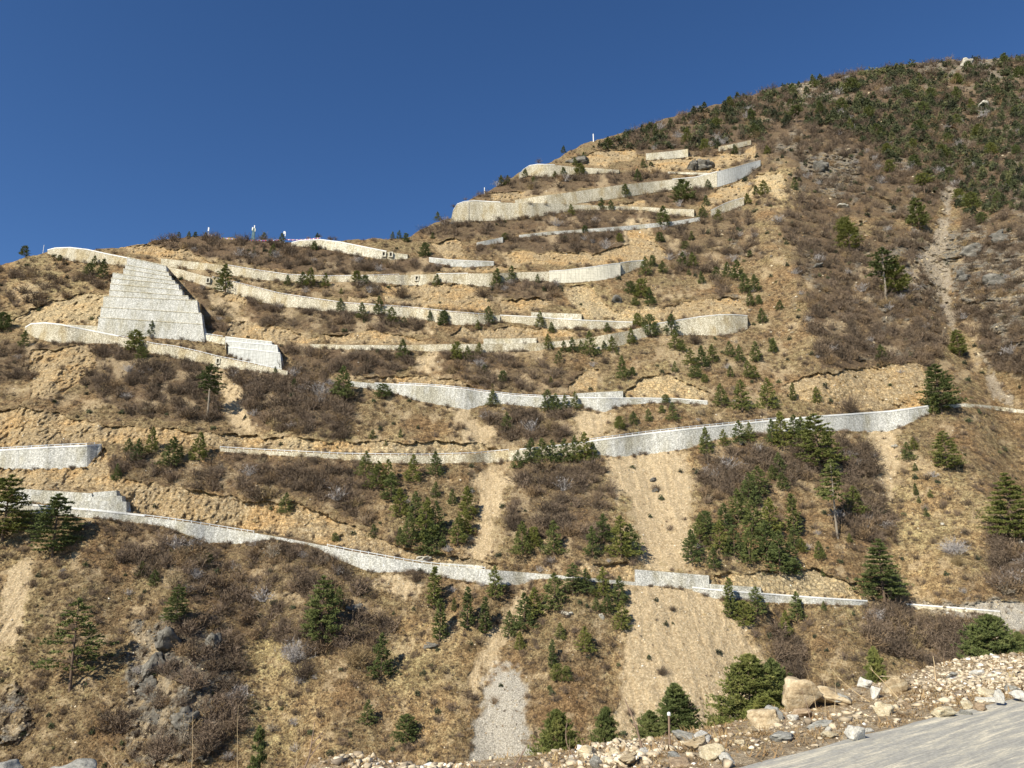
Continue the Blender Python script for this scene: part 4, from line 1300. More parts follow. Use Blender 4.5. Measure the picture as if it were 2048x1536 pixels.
# ------------------------------------------------------------------ scattered growth, merged
def merge(protos, P, S, A, which, tint):
    """protos: list of (V,T); P (n,3); S (n,3); A (n,) turn; which (n,); tint (n,)"""
    Vs = []; Ts = []; Cs = []; off = 0
    for w, (V, T) in enumerate(protos):
        sel = np.where(which == w)[0]
        if not len(sel): continue
        n = len(sel); v = V[None] * S[sel][:, None, :]
        c = np.cos(A[sel])[:, None]; s = np.sin(A[sel])[:, None]
        vx = v[..., 0] * c - v[..., 1] * s; vy = v[..., 0] * s + v[..., 1] * c
        v = np.stack([vx, vy, v[..., 2]], -1) + P[sel][:, None, :]
        Vs.append(v.reshape(-1, 3))
        Ts.append((T[None] + (np.arange(n) * len(V))[:, None, None] + off).reshape(-1, T.shape[1]))
        Cs.append(np.repeat(tint[sel], len(V)))
        off += n * len(V)
    V = np.concatenate(Vs); T = np.concatenate(Ts); C = np.concatenate(Cs)
    return V, T, np.stack([C, C, C, np.ones_like(C)], 1)


def shrub_proto(seed, nst, side, w):
    rg = np.random.default_rng(seed)
    V = []
    for i in range(nst):
        az = rg.random() * 6.283; el = rg.uniform(.35, 1.5)
        L = rg.uniform(.6, 1.05)
        base = rg.normal(size=3) * np.array([.10, .10, 0]); base[2] = -.03
        d = np.array([math.cos(az) * math.cos(el) * 1.0, math.sin(az) * math.cos(el) * 1.0, math.sin(el)])
        tip = base + d * L + rg.normal(size=3) * .05
        sd = np.cross(d, rg.normal(size=3)); sd /= np.linalg.norm(sd)
        V += [base + sd * w, base - sd * w, tip]
        for j in range(side):
            u = rg.uniform(.35, .95); q = base + (tip - base) * u
            dd = d * .7 + rg.normal(size=3) * .6; dd /= np.linalg.norm(dd)
            s2 = np.cross(dd, rg.normal(size=3)); s2 /= np.linalg.norm(s2)
            l = rg.uniform(.15, .34)
            V += [q + s2 * w * .8, q - s2 * w * .8, q + dd * l]
    V = np.array(V)
    return V, np.arange(len(V)).reshape(-1, 3)


def grass_proto(seed, n, w):
    rg = np.random.default_rng(seed); V = []
    for i in range(n):
        az = rg.random() * 6.283; t = rg.uniform(.1, .6)
        b = rg.normal(size=3) * np.array([.25, .25, 0]); b[2] = -.05
        d = np.array([math.cos(az) * t, math.sin(az) * t, 1.0]) * rg.uniform(.6, 1.1)
        s = np.array([math.cos(az + 1.57), math.sin(az + 1.57), 0]) * w
        V += [b + s, b - s, b + d]
    V = np.array(V)
    return V, np.arange(len(V)).reshape(-1, 3)


def stuff_obj(name, V, T, C, mat, label, cat, sm=False):
    me = mesh_np(name, V, T, mat, sm)
    add_attr(me, 'tint', C)
    o = link(name, me)
    tag(o, label, cat, None, 'stuff')
    return o


M_TWIG = tint_material('bare_twigs', [(0, (.105, .080, .058)), (.3, (.165, .122, .084)), (.5, (.215, .16, .115)), (.7, (.27, .185, .100)), (.8, (.30, .23, .12)), (.9, (.30, .27, .24)), (1, (.40, .37, .35))], .8)[0]
M_GRASS = tint_material('dry_grass', [(0, (.15, .095, .045)), (.4, (.33, .215, .105)), (.75, (.46, .33, .17)), (1, (.20, .20, .08))], .6)[0]
M_GREENS = tint_material('low_evergreen_scrub', [(0, (.055, .062, .040)), (.5, (.105, .120, .060)), (1, (.21, .21, .095))], .8)[0]


def scatter(n, seed, dens):
    """n candidate points over the hillside; dens(px,py,masks) -> chance"""
    rg = np.random.default_rng(seed)
    px = rg.uniform(-60, 2110, n); py = rg.uniform(112, 1560, n)
    ok = py > skyline(px) + 2
    px, py = px[ok], py[ok]
    mk = masks(px, py)
    keep = rg.random(len(px)) < dens(px, py, mk)
    blocked = np.zeros(len(px), bool)
    for k in WALL_KEYS:
        w = WALLS[k]
        yt, yb = wall_at(px, k)
        blocked |= (px >= w[0][0] - 2) & (px <= w[-1][0] + 2) & (py > yt - 2) & (py < yb + 2.5)
    for quads in (TIERS, CONC4, SMALL):
        yt, yb = quad_bounds(quads, px)
        blocked |= (py > yt - 2) & (py < yb + 3)
    keep &= ~blocked
    px, py = px[keep], py[keep]
    mk = {k: v[keep] for k, v in mk.items()}
    Y = Y_hill(px, py, mk)
    tx, tz = ray(px, py)
    return px, py, mk, np.stack([tx * Y, Y, CAMZ + tz * Y], 1), rg


def headroom(px, py, reach):
    """limit a plant's height in pixels so that it does not cover a wall standing above it"""
    lim = np.full(len(px), 1e3)
    for k in WALL_KEYS:
        w = WALLS[k]
        yt, yb = wall_at(px, k)
        m = (px >= w[0][0]) & (px <= w[-1][0]) & (py > yb)
        lim = np.where(m, np.minimum(lim, py - yb + (yb - yt) * .3 + 2), lim)
    for quads in (TIERS, CONC4, SMALL):
        yt, yb = quad_bounds(quads, px)
        m = (yb > 0) & (py > yb)
        lim = np.where(m, np.minimum(lim, py - yb + 3), lim)
    return np.minimum(reach, lim)


def dens_shrub(px, py, mk):
    d = mk['shrub'] * .95 + .17
    d = np.where(mk['cut'] + mk['scree'] + mk['gully'] + mk['grey'] > .45, .015, d)
    clump = np.clip(.5 + 1.3 * fbm(px / 38.0, py / 30.0, 3, 60), 0.02, 1.4)
    cl2 = np.where(mk['shrub'] > 1.0, 1.0, clump)
    return d * cl2 * np.clip(1.25 - (py - 500) / 1600, .5, 1.2)


px, py, mk, P, rg = scatter(30000, 31, dens_shrub)
hp = rg.uniform(10, 25, len(px)) * np.where(mk['shrub'] > 0.35, 1.2, .62) * np.clip(.75 + (py - 500) / 1500, .7, 1.25)
hp = np.maximum(headroom(px, py, hp), 3)
H = hp * P[:, 1] / F
S = np.stack([H * rg.uniform(.9, 1.35, len(px)), H * rg.uniform(.9, 1.35, len(px)), H], 1)
protos = [shrub_proto(300 + i, 52, 4, .018) for i in range(6)]
tint = np.clip(rg.normal(.32, .2, len(px)) + .25 * fbm(px / 90, py / 90, 2, 70), 0, .86)
tint = np.where(rg.random(len(px)) < .03, .98, tint)
V, T, C = merge(protos, P, S, rg.uniform(0, 6.28, len(px)), rg.integers(0, 6, len(px)), tint)
stuff_obj('shrubbery', V, T, C, M_TWIG, 'bare brown winter brush covering the hillside between the roads', 'brush')


# low dark tufts that mottle the open ground
def dens_tuft(px, py, mk):
    d = np.clip(.5 + 1.5 * fbm(px / 20.0, py / 15.0, 3, 99), .05, 1)
    return np.where(mk['cut'] + mk['scree'] + mk['gully'] + mk['grey'] > .4, .04, d)


px, py, mk, P, rg = scatter(36000, 36, dens_tuft)
H = rg.uniform(2.5, 6.5, len(px)) * P[:, 1] / F
tp = [shrub_proto(340 + i, 16, 3, .045) for i in range(5)]
tint = np.where(rg.random(len(px)) < .3, rg.uniform(0, .15, len(px)), rg.uniform(.1, .6, len(px)))
V, T, C = merge(tp, P, np.stack([H * 1.25, H * 1.25, H], 1), rg.uniform(0, 6.28, len(px)), rg.integers(0, 5, len(px)), tint)
stuff_obj('undergrowth', V, T, C, M_TWIG, 'low dark scrub tufts mottling the dry grass slope', 'scrub')
print('tufts', len(px))

# brush and debris gathered at the feet and crowns of the walls
fx, fy = [], []
rg = np.random.default_rng(44)
for k in WALL_KEYS:
    w = WALLS[k]; L = w[-1][0] - w[0][0]; n = int(L / 6.5)
    x = rg.uniform(w[0][0], w[-1][0], n); yt, yb = wall_at(x, k)
    lo = rg.random(n) < .72
    fx += list(x); fy += list(np.where(lo, yb + rg.uniform(1, 7, n), yt - rg.uniform(2.5, 5, n)))
fx = np.array(fx); fy = np.array(fy)
cl = rg.random(len(fx)) < np.clip(.45 + 1.8 * fbm(fx / 30.0, fy / 60.0, 2, 97), 0, 1)
fx, fy = fx[cl], fy[cl]
fy = np.array([free_of_walls(a, b) for a, b in zip(fx, fy)])
mk = masks(fx, fy); Y = Y_hill(fx, fy, mk); tx, tz = ray(fx, fy)
P = np.stack([tx * Y, Y, CAMZ + tz * Y], 1)
H = rg.uniform(4, 11, len(fx)) * Y / F
S = np.stack([H * 1.3, H * 1.2, H], 1)
V, T, C = merge(protos, P, S, rg.uniform(0, 6.28, len(fx)), rg.integers(0, 6, len(fx)), np.clip(rg.normal(.4, .2, len(fx)), 0, .8))
stuff_obj('wall_foot_brush', V, T, C, M_TWIG, 'short dry brush growing along the feet of the road walls', 'brush')


def dens_grass(px, py, mk):
    d = np.where(mk['cut'] + mk['scree'] + mk['gully'] + mk['grey'] > .5, .05, .9)
    d = np.where(mk['rock'] > .5, .3, d)
    return d * np.clip((py - 300) / 900, .25, 1.0) * np.clip(.6 + 1.2 * fbm(px / 18.0, py / 12.0, 2, 63), .05, 1)


px, py, mk, P, rg = scatter(110000, 32, dens_grass)
H = np.clip(rg.uniform(2.0, 4.2, len(px)) * P[:, 1] / F, .3, 1.6)
S = np.stack([H * 1.5, H * 1.5, H], 1)
protos = [grass_proto(400 + i, 9, .085) for i in range(5)]
tint = np.clip(rg.normal(.48, .2, len(px)) + .35 * fbm(px / 60, py / 60, 2, 71), 0, .85)
V, T, C = merge(protos, P, S, rg.uniform(0, 6.28, len(px)), rg.integers(0, 5, len(px)), tint)
stuff_obj('dry_grass', V, T, C, M_GRASS, 'tawny dry grass tufts covering the open parts of the hillside', 'grass')
print('grass', len(px), 'tris', len(T))


# low evergreen scrub, thick on the summit slope
def dens_scrub(px, py, mk):
    f = in_poly(px, py, FOREST)
    up = np.clip((620 - py) / 300, 0, 1) * (px > 1450)
    d = np.where(f, np.clip(.62 + 1.6 * fbm(px / 40.0, py / 20.0, 2, 66), .08, 1), .012 + .07 * up)
    return np.where(mk['cut'] + mk['scree'] + mk['gully'] + mk['grey'] > .12, .004, np.where(mk['rock'] > .5, d * .6, d))


def scrub_proto(seed, n=110):
    rg = np.random.default_rng(seed)
    u = rg.normal(size=(n, 3)); u /= np.linalg.norm(u, axis=1)[:, None]
    u[:, 2] = np.abs(u[:, 2])
    C = u * rg.uniform(.5, 1, (n, 1)) * np.array([.5, .5, .8]) * (1 + .25 * np.sin(u[:, :1] * 5 + seed))
    return tris_tufts(C, u, 3, .22, .06, rg)


def cone_proto(seed):
    rg = np.random.default_rng(seed)
    n = 150
    h = rg.uniform(.06, 1, n) ** 1.2; a = rg.uniform(0, 6.283, n); r = .34 * (1 - h) ** .7 * rg.uniform(.6, 1.1, n)
    C = np.stack([np.cos(a) * r, np.sin(a) * r, h], 1); D = np.stack([np.cos(a), np.sin(a), .5 + 0 * a], 1); D /= np.linalg.norm(D, axis=1)[:, None]
    return tris_tufts(C, D, 4, .13, .035, rg)


px, py, mk, P, rg = scatter(60000, 33, dens_scrub)
inf = in_poly(px, py, FOREST)
hp = np.where(inf, rg.uniform(6, 20, len(px)), rg.uniform(5, 12, len(px)))
hp = np.maximum(headroom(px, py, hp), 3)
H = hp * P[:, 1] / F
S = np.stack([H * rg.uniform(.8, 1.3, len(px)), H * rg.uniform(.8, 1.3, len(px)), H], 1)
tint = np.clip(rg.normal(.4, .28, len(px)), 0, 1)
protos = [scrub_proto(500 + i) for i in range(5)] + [cone_proto(520 + i) for i in range(4)]
which = rg.integers(0, 5, len(px))
cone = inf & (rg.random(len(px)) < np.where((px > 1640) & (py > 180), .24, .12))
which = np.where(cone, rg.integers(5, 9, len(px)), which)
S = np.where(cone[:, None], np.stack([H * 1.15, H * 1.15, H], 1) * 1.5, S)
tint = np.where(cone, np.clip(tint + .15, 0, 1), tint); turn = rg.uniform(0, 6.28, len(px))
V, T, C = merge(protos, P[inf], S[inf], turn[inf], which[inf], tint[inf])
stuff_obj('distant_forest', V, T, C, M_GREENS, 'dark evergreen wood covering the high slope under the summit', 'forest')
V, T, C = merge(protos, P[~inf], S[~inf], turn[~inf], which[~inf], tint[~inf] * .8)
stuff_obj('undergrowth', V, T, C, M_GREENS, 'small dull green bushes sprinkled over the brown hillside', 'bushes')
print('scrub', len(px))

# ------------------------------------------------------------------ the near side: road, rubble verge, bank
def flat_hit(px, py):
    tx, tz = ray(px, py); Y = -CAMZ / tz
    return Vector((float(tx * Y), float(Y), 0))


E1 = flat_hit(1480, 1536); E2 = flat_hit(2048, 1395)
EU = (E2 - E1).normalized(); EN = Vector((-EU.y, EU.x, 0))
CRX = [-900, 40, 300, 600, 660, 720, 800, 900, 1000, 1060, 1150, 1200, 1260, 1330, 1420, 1500, 1560, 1620, 1700, 1780, 1850, 1900, 1960, 2048, 2300, 3000]
CRY = [1640, 1600, 1590, 1556, 1524, 1512, 1520, 1530, 1526, 1518, 1500, 1496, 1488, 1470, 1458, 1440, 1424, 1412, 1384, 1358, 1352, 1330, 1314, 1308, 1296, 1280]
QC = 7.0
CRY = list(np.array(CRY) + np.interp(CRX, [600, 1000, 1500, 1700, 2000], [4, 10, 8, 6, 3]))
SV = np.linspace(-60, 90, 301)
ZC = []
for s_ in SV:
    p = E1 + EU * float(s_) + EN * QC
    z = 0.5
    if p.y < 4:
        ZC.append(-.6); continue
    for _ in range(12):
        ppx, ppy = project(p.x, p.y, z)
        want = np.interp(ppx, CRX, CRY)
        z += (ppy - want) * p.y / F * .9
    ZC.append(float(np.clip(z, -4.5, 3.2)))
ZC = np.array(ZC)


def G(x, y):
    x = np.asarray(x, float); y = np.asarray(y, float)
    dx, dy = x - E1.x, y - E1.y
    s = dx * EU.x + dy * EU.y; q = dx * EN.x + dy * EN.y
    zc = np.interp(s, SV, ZC)
    u = np.clip(q / QC, 0, 1); u = u * u * (3 - 2 * u)
    z = zc * u
    far = np.clip(q - QC, 0, None)
    z = z - .42 * far + .42 * .5 * (1 - np.exp(-far / .5))
    n = .16 * fbm(x / 1.3, y / 1.3, 3, 80) + .15 * fbm(x / 5, y / 5, 2, 84) * np.clip(far / 8, 0, 1)
    z = z + n * np.clip(q / 1.2, 0, 1)
    return np.where(q < -.15, -.12, z)


def ground_hit(px, py):
    tx, tz = ray(px, py); tx = float(tx); tz = float(tz)
    Ys = np.linspace(5, 90, 1700)
    d = CAMZ + tz * Ys - G(tx * Ys, Ys)
    i = np.argmax(d < 0) if (d < 0).any() else int(np.argmin(d))
    Y = float(Ys[i])
    return Vector((tx * Y, Y, float(G(tx * Y, Y))))


def build_verge():
    qs = np.concatenate([np.linspace(-40, -.5, 8), np.linspace(-.3, 12, 130), 12 + 220 * np.linspace(0, 1, 60)[1:] ** 1.8])
    ss = np.linspace(-60, 90, 520)
    Q, Sg = np.meshgrid(qs, ss, indexing='ij')
    X = E1.x + EU.x * Sg + EN.x * Q; Y = E1.y + EU.y * Sg + EN.y * Q
    # the bank spreads to both sides as it drops into the valley
    sp_ = np.clip(Q - 12, 0, None) / 60.0
    X = X + (X - 5) * sp_
    V = np.stack([X.ravel(), Y.ravel(), G(X.ravel(), Y.ravel())], 1)
    R, Cn = X.shape
    idx = np.arange(R * Cn).reshape(R, Cn)
    Fq = np.stack([idx[:-1, :-1].ravel(), idx[:-1, 1:].ravel(), idx[1:, 1:].ravel(), idx[1:, :-1].ravel()], 1)
    m, nt, b = new_mat('verge_earth', .95)
    P = geo_pos(nt)
    a = ramp(nt, noise(nt, P, 2.2, 6, .75), [(.30, (.15, .11, .07)), (.45, (.31, .24, .155)), (.57, (.46, .37, .25)), (.72, (.66, .58, .44))])
    d = ramp(nt, noise(nt, P, 14, 4, .8), [(.32, (.45, .43, .40)), (.5, (1, 1, 1)), (.66, (1.45, 1.42, 1.35))])
    c = mix(nt, 1.0, a, d, 'MULTIPLY')
    nt.links.new(c, b.inputs['Base Color']); bump(nt, b, noise(nt, P, 9, 5, .8), 1.0, .10)
    o = link('ground', mesh_np('ground', V, Fq, m, True)); tag(o, kind='structure')
    # concrete road on which the photographer's bus stands
    m, nt, b = new_mat('dusty_road', .9)
    P = geo_pos(nt)
    mp = nt.nodes.new('ShaderNodeMapping'); mp.vector_type = 'TEXTURE'
    mp.inputs['Rotation'].default_value = (0, 0, math.atan2(EU.y, EU.x) + .02)
    nt.links.new(P, mp.inputs['Vector'])
    st = noise(nt, mp.outputs[0], 2.0, 7, .8, scalevec=(.30, 3.2, 1), distort=.35)
    a = ramp(nt, st, [(.36, (.29, .28, .25)), (.48, (.37, .355, .31)), (.53, (.45, .42, .34)), (.61, (.64, .58, .45))])
    gr = ramp(nt, noise(nt, P, 22, 3, .8), [(.3, (.68, .68, .68)), (.7, (1.25, 1.25, 1.25))])
    c = mix(nt, .8, a, gr, 'MULTIPLY')
    # the wheel tracks are cleaner and greyer, the edge is dustier
    nt.links.new(c, b.inputs['Base Color']); bump(nt, b, st, .5, .03)
    vs = []; fs = []
    n = 240
    for i in range(n + 1):
        s = -60 + 150 * i / n
        e = .18 * float(fbm(np.array([s / 1.4]), np.array([0.3]), 3, 90)[0])
        for q in (-14.0, -7.0, -2.0, e):
            p = E1 + EU * s + EN * q
            vs.append((p.x, p.y, 0.004 if q < -1 else .0 + .02))
    for i in range(n):
        for j in range(3):
            k = i * 4 + j
            fs.append((k, k + 4, k + 5, k + 1))
    me = bpy.data.meshes.new('road'); me.from_pydata(vs, [], fs); me.materials.append(m)
    o = link('road', me); tag(o, kind='structure')


build_verge()


# ------------------------------------------------------------------ boulders
import bmesh


def rock_mesh(seed, npt=16, sub=2, rough=.035, flat=1.0):
    rg = random.Random(seed)
    bm = bmesh.new()
    for _ in range(npt):
        v = Vector((rg.gauss(0, 1), rg.gauss(0, 1), rg.gauss(0, 1))).normalized() * rg.uniform(.42, .56)
        v.z = max(min(v.z, .36), -.36)
        bm.verts.new((v.x, v.y, v.z * flat))
    bmesh.ops.convex_hull(bm, input=bm.verts[:])
    loose = [v for v in bm.verts if not v.link_faces]
    bmesh.ops.delete(bm, geom=loose, context='VERTS')
    if sub:
        bmesh.ops.bevel(bm, geom=bm.edges[:], offset=.022, segments=1, affect='EDGES')
        bmesh.ops.triangulate(bm, faces=bm.faces[:])
        for k in range(sub):
            bmesh.ops.subdivide_edges(bm, edges=[e for e in bm.edges if e.calc_length() > .07], cuts=1, use_grid_fill=True)
            bmesh.ops.triangulate(bm, faces=bm.faces[:])
        co = np.array([v.co[:] for v in bm.verts])
        n = fbm(co[:, 0] * 5 + seed, co[:, 1] * 5 + co[:, 2] * 7, 3, 7) * rough * 1.6 + .02 * np.sin(co[:, 2] * 46 + co[:, 0] * 5 + seed)
        for v, k in zip(bm.verts, n):
            v.co += v.normal * float(k)
    bmesh.ops.recalc_face_normals(bm, faces=bm.faces[:])
    V = np.array([v.co[:] for v in bm.verts]); T = np.array([[v.index for v in f.verts] for f in bm.faces]) if False else None
    bm.verts.index_update()
    bmesh.ops.triangulate(bm, faces=bm.faces[:])
    T = np.array([[v.index for v in f.verts] for f in bm.faces])
    bm.free()
    return V, T


def rock_mat(name, lo, mid, hi, sc=2.2, band=True):
    m, nt, b = new_mat(name, .9)
    tc = nt.nodes.new('ShaderNodeTexCoord')
    O = tc.outputs['Object']
    a = ramp(nt, noise(nt, O, sc, 6, .75, scalevec=(1, 1, 2.6 if band else 1)), [(.32, lo), (.5, mid), (.68, hi)])
    d = ramp(nt, noise(nt, O, sc * 6, 4, .8), [(.35, (.7, .7, .7)), (.5, (1, 1, 1)), (.68, (1.2, 1.2, 1.2))])
    c = mix(nt, .9, a, d, 'MULTIPLY')
    nt.links.new(c, b.inputs['Base Color']); bump(nt, b, noise(nt, O, sc * 4, 5, .75), .9, .05)
    return m


R_TAN = rock_mat('tan_rock', (.27, .19, .11), (.47, .37, .23), (.64, .56, .40))
R_CREAM = rock_mat('cream_rock', (.40, .32, .19), (.60, .51, .34), (.74, .67, .50))
R_GREY = rock_mat('grey_rock', (.16, .16, .14), (.34, .33, .29), (.52, .50, .44))
R_DARK = rock_mat('dark_hill_rock', (.05, .047, .04), (.14, .13, .11), (.29, .265, .22))
R_PALE = rock_mat('pale_hill_rock', (.22, .20, .16), (.42, .39, .32), (.60, .56, .47))
R_WHITE = rock_mat('white_rock', (.36, .34, .29), (.62, .59, .51), (.78, .75, .68), band=False)
R_BROWN = rock_mat('brown_rock', (.20, .14, .09), (.38, .28, .18), (.55, .44, .30))

BOULD = [  # x, y of the middle, width, height, material, flat, turn, label
    (1604, 1396, 68, 62, R_TAN, 1.0, .4, 'largest tan boulder, cracked, jutting from the verge beside a green bush'),
    (1662, 1392, 70, 30, R_TAN, .6, .1, 'long tan slab lying against the right side of the largest cracked boulder'),
    (1681, 1400, 38, 20, R_GREY, .45, -.4, 'dark tilted slab over a shadowed gap at the end of the tan slab'),
    (1783, 1373, 50, 38, R_TAN, 1.1, .2, 'square layered yellowish boulder standing alone on brown litter'),
    (1732, 1367, 22, 18, R_WHITE, 1, 1.0, 'small white rock left of the square layered boulder'),
    (1751, 1388, 18, 24, R_WHITE, 1.2, .3, 'upright pale rock touching the lower left of the square layered boulder'),
    (1767, 1419, 40, 28, R_CREAM, 1.1, 2.0, 'cream pyramid-shaped rock below the square layered boulder'),
    (1603, 1426, 40, 18, R_BROWN, .6, .3, 'flat brown rock beneath the largest cracked boulder'),
    (1548, 1431, 34, 28, R_GREY, 1.0, .9, 'rounded grey-tan rock at the foot of the dark green bush'),
    (1587, 1436, 22, 11, R_WHITE, .7, .1, 'small white rock just under the flat brown rock'),
    (1528, 1446, 52, 36, R_TAN, .9, 2.4, 'broad sloping tan boulder left of the rounded grey-tan rock'),
    (1711, 1470, 36, 27, R_WHITE, 1, .7, 'white marbled rock sitting on the very edge of the road'),
    (1735, 1462, 22, 9, R_WHITE, .5, .2, 'flat white chip right of the white marbled rock'),
    (1567, 1475, 44, 18, R_GREY, .5, .1, 'flat grey rock half sunk in litter near the road edge'),
    (1640, 1450, 46, 15, R_GREY, .5, .3, 'low wide grey rock between the road and the brown flat rock'),
    (1657, 1459, 11, 10, R_WHITE, 1, .5, 'tiny white stone below the low wide grey rock'),
    (1659, 1470, 28, 12, R_CREAM, .6, .8, 'long cream stone left of the white marbled rock'),
    (1965, 1426, 22, 15, R_BROWN, .8, .2, 'rusty orange angular stone near the road edge at right'),
    (1934, 1438, 19, 15, R_GREY, 1, .4, 'round blue-grey stone touching the road edge'),
    (1956, 1439, 28, 10, R_WHITE, .5, .1, 'thin white slab on the road edge under the rusty stone'),
    (2001, 1411, 17, 24, R_WHITE, 1.2, .9, 'upright whitish rock near the right edge above the road'),
    (2040, 1408, 28, 22, R_WHITE, 1, .3, 'white rock at the right edge of the picture beside the road'),
    (1976, 1400, 46, 10, R_WHITE, .4, .1, 'long thin white slab lying flat on the right-hand rubble'),
    (1979, 1386, 32, 19, R_CREAM, 1, .6, 'cream yellow rock right above the long thin white slab'),
    (2025, 1377, 24, 14, R_GREY, .8, .6, 'grey oval rock high on the rubble near the right edge'),
    (1935, 1412, 22, 14, R_CREAM, .9, 1.4, 'pale stone left of the long thin white slab'),
    (1887, 1427, 44, 20, R_CREAM, .6, .2, 'low cream slab half buried in litter right of the pyramid rock'),
    (1812, 1412, 20, 14, R_BROWN, .8, .4, 'small brown rock right of the pyramid rock'),
    (1954, 1347, 26, 14, R_WHITE, .8, .8, 'bright stone on top of the grey rubble heap'),
    (1905, 1352, 20, 12, R_GREY, .8, .1, 'grey stone on the left shoulder of the rubble heap'),
    (1365, 1474, 58, 20, R_GREY, .5, .1, 'wide flat grey rock behind the bare twigs in the middle verge'),
    (1408, 1477, 32, 18, R_WHITE, .8, .4, 'blocky white rock right of the wide flat grey rock'),
    (1388, 1492, 56, 24, R_TAN, .6, 2.9, 'rounded layered tan rock below the blocky white rock'),
    (1423, 1508, 42, 27, R_CREAM, .9, .5, 'golden cream boulder near the corner of the road'),
    (1457, 1519, 30, 17, R_WHITE, .8, 1.2, 'white wedge-shaped rock touching the golden cream boulder'),
    (1285, 1505, 28, 18, R_WHITE, 1, .2, 'white rock among rubble left of centre in the middle verge'),
    (1314, 1500, 22, 15, R_WHITE, .9, 1.7, 'off-white stone just right of the rubble white rock'),
    (1229, 1506, 22, 17, R_CREAM, 1, .7, 'cream block sunk beside dark gaps under the green bush'),
    (1178, 1504, 38, 18, R_CREAM, .7, .3, 'cream boulder at the left top of the middle rubble'),
    (1192, 1526, 22, 26, R_GREY, 1.3, .2, 'tall grey stone at the lower edge below the cream boulder'),
    (1250, 1522, 38, 16, R_TAN, .6, .2, 'tan slab at the lower edge of the middle rubble'),
    (1365, 1524, 42, 12, R_BROWN, .4, .3, 'reddish brown slab at the lower edge of the picture'),
    (1142, 1514, 12, 10, R_WHITE, 1, .3, 'tiny white stone left of the middle rubble'),
    (1345, 1512, 22, 12, R_GREY, .8, .3, 'dark grey stone above the reddish brown slab'),
    (1500, 1462, 26, 14, R_TAN, .8, 1.3, 'small tan rock left of the flat sunken grey rock'),
    (1480, 1486, 18, 12, R_CREAM, .9, 2.3, 'small cream rock between the golden boulder and the road'),
]
for i, (x, y, w, h, m, fl, rz, lab) in enumerate(BOULD):
    V, T = rock_mesh(900 + i, 9 + (i * 5) % 6, 2 if w > 18 else 1, .045)
    me = mesh_np('boulder', V, T, m)
    p = ground_hit(x, y + h * .38)
    pm = p.y / F
    ext = V.max(0) - V.min(0)
    o = link('boulder', me, None, p + Vector((0, 0, h * pm * .34)))
    o.scale = (w * pm / ext[0] * 1.1, w * pm / ext[0] * .95, h * pm / ext[2] * 1.1)
    o.rotation_euler = (.12 * math.sin(i * 3.1), .25 * math.sin(i * 1.7) if h > 12 else .05, 0)
    tag(o, lab, 'rock', 'boulders on the roadside verge')

# layered grey boulder at the bottom left, on the near bank
V, T = rock_mesh(77, 11, 3, .06)
me = mesh_np('boulder', V, T, R_GREY)
Yb_ = 16.0
tx, tz = ray(140, 1560)
p = Vector((float(tx) * Yb_, Yb_, CAMZ + float(tz) * Yb_)); pm = Yb_ / F
o = link('boulder', me, None, p); o.scale = (135 * pm, 100 * pm, 96 * pm); o.rotation_euler = (0, .16, .1)
tag(o, 'large streaked grey boulder at the bottom left corner', 'rock', 'boulders on the roadside verge')
V, T = rock_mesh(78, 18, 2, .03)
me = mesh_np('boulder', V, T, R_GREY)
tx, tz = ray(6, 1560)
p = Vector((float(tx) * Yb_, Yb_, CAMZ + float(tz) * Yb_))
o = link('boulder', me, None, p); o.scale = (60 * pm, 60 * pm, 80 * pm)
tag(o, 'small grey boulder cut off by the lower left corner', 'rock', 'boulders on the roadside verge')


# single bushes that stand apart on the open slope
BUSH = [
    (1698, 824, 38, .3, 'round bare brown bush alone above the long white-topped wall'),
    (832, 1163, 26, .15, 'dark rounded bush just below the low pale wall on the lowest road'),
    (803, 596, 32, .2, 'upright dark bare bush on tan earth below the culvert wall'),
    (965, 594, 28, .2, 'narrow dark bare bush at the left edge of the dense brown clump'),
    (609, 1356, 40, .05, 'reddish dark bush below the very tall layered pine'),
    (590, 1322, 42, .97, 'pale grey twiggy bush left of the very tall layered pine'),
    (712, 1330, 40, .75, 'rust-coloured bush left of the large conical pine'),
    (1910, 1110, 36, .99, 'whitish bare bush on the right-hand grass slope'),
    (1916, 1130, 24, .78, 'yellowish olive bush touching the whitish bare bush'),
    (1390, 688, 28, .1, 'dark bare bush in front of the curved sweeping wall'),
    (1210, 727, 16, .1, 'small dark round bush on the bare patch under the low tan wall'),
    (1345, 1222, 12, .1, 'tiny dry bush near the top of the wide sand fan'),
    (1325, 1350, 18, .1, 'lone dry bush in the middle of the wide sand fan'),
    (1312, 982, 16, .2, 'brown bush low in the middle sand chute'),
    (1260, 1430, 14, .3, 'small tangled bush at the lower left of the wide sand fan'),
]
for i, (x, y, h, tn, lab) in enumerate(BUSH):
    y = free_of_walls(x, y); p = hill_pt(x, y); H = h * p.y / F
    V, T = shrub_proto(860 + i, 170, 5, .010)
    me = mesh_np('bare_bush', V, T, M_TWIG)
    add_attr(me, 'tint', np.tile([tn, tn, tn, 1], (len(V), 1)))
    o = link('bare_bush', me, None, p); o.scale = (H * 1.05, H * 1.05, H)
    tag(o, lab, 'bush', 'single bushes on the slope')


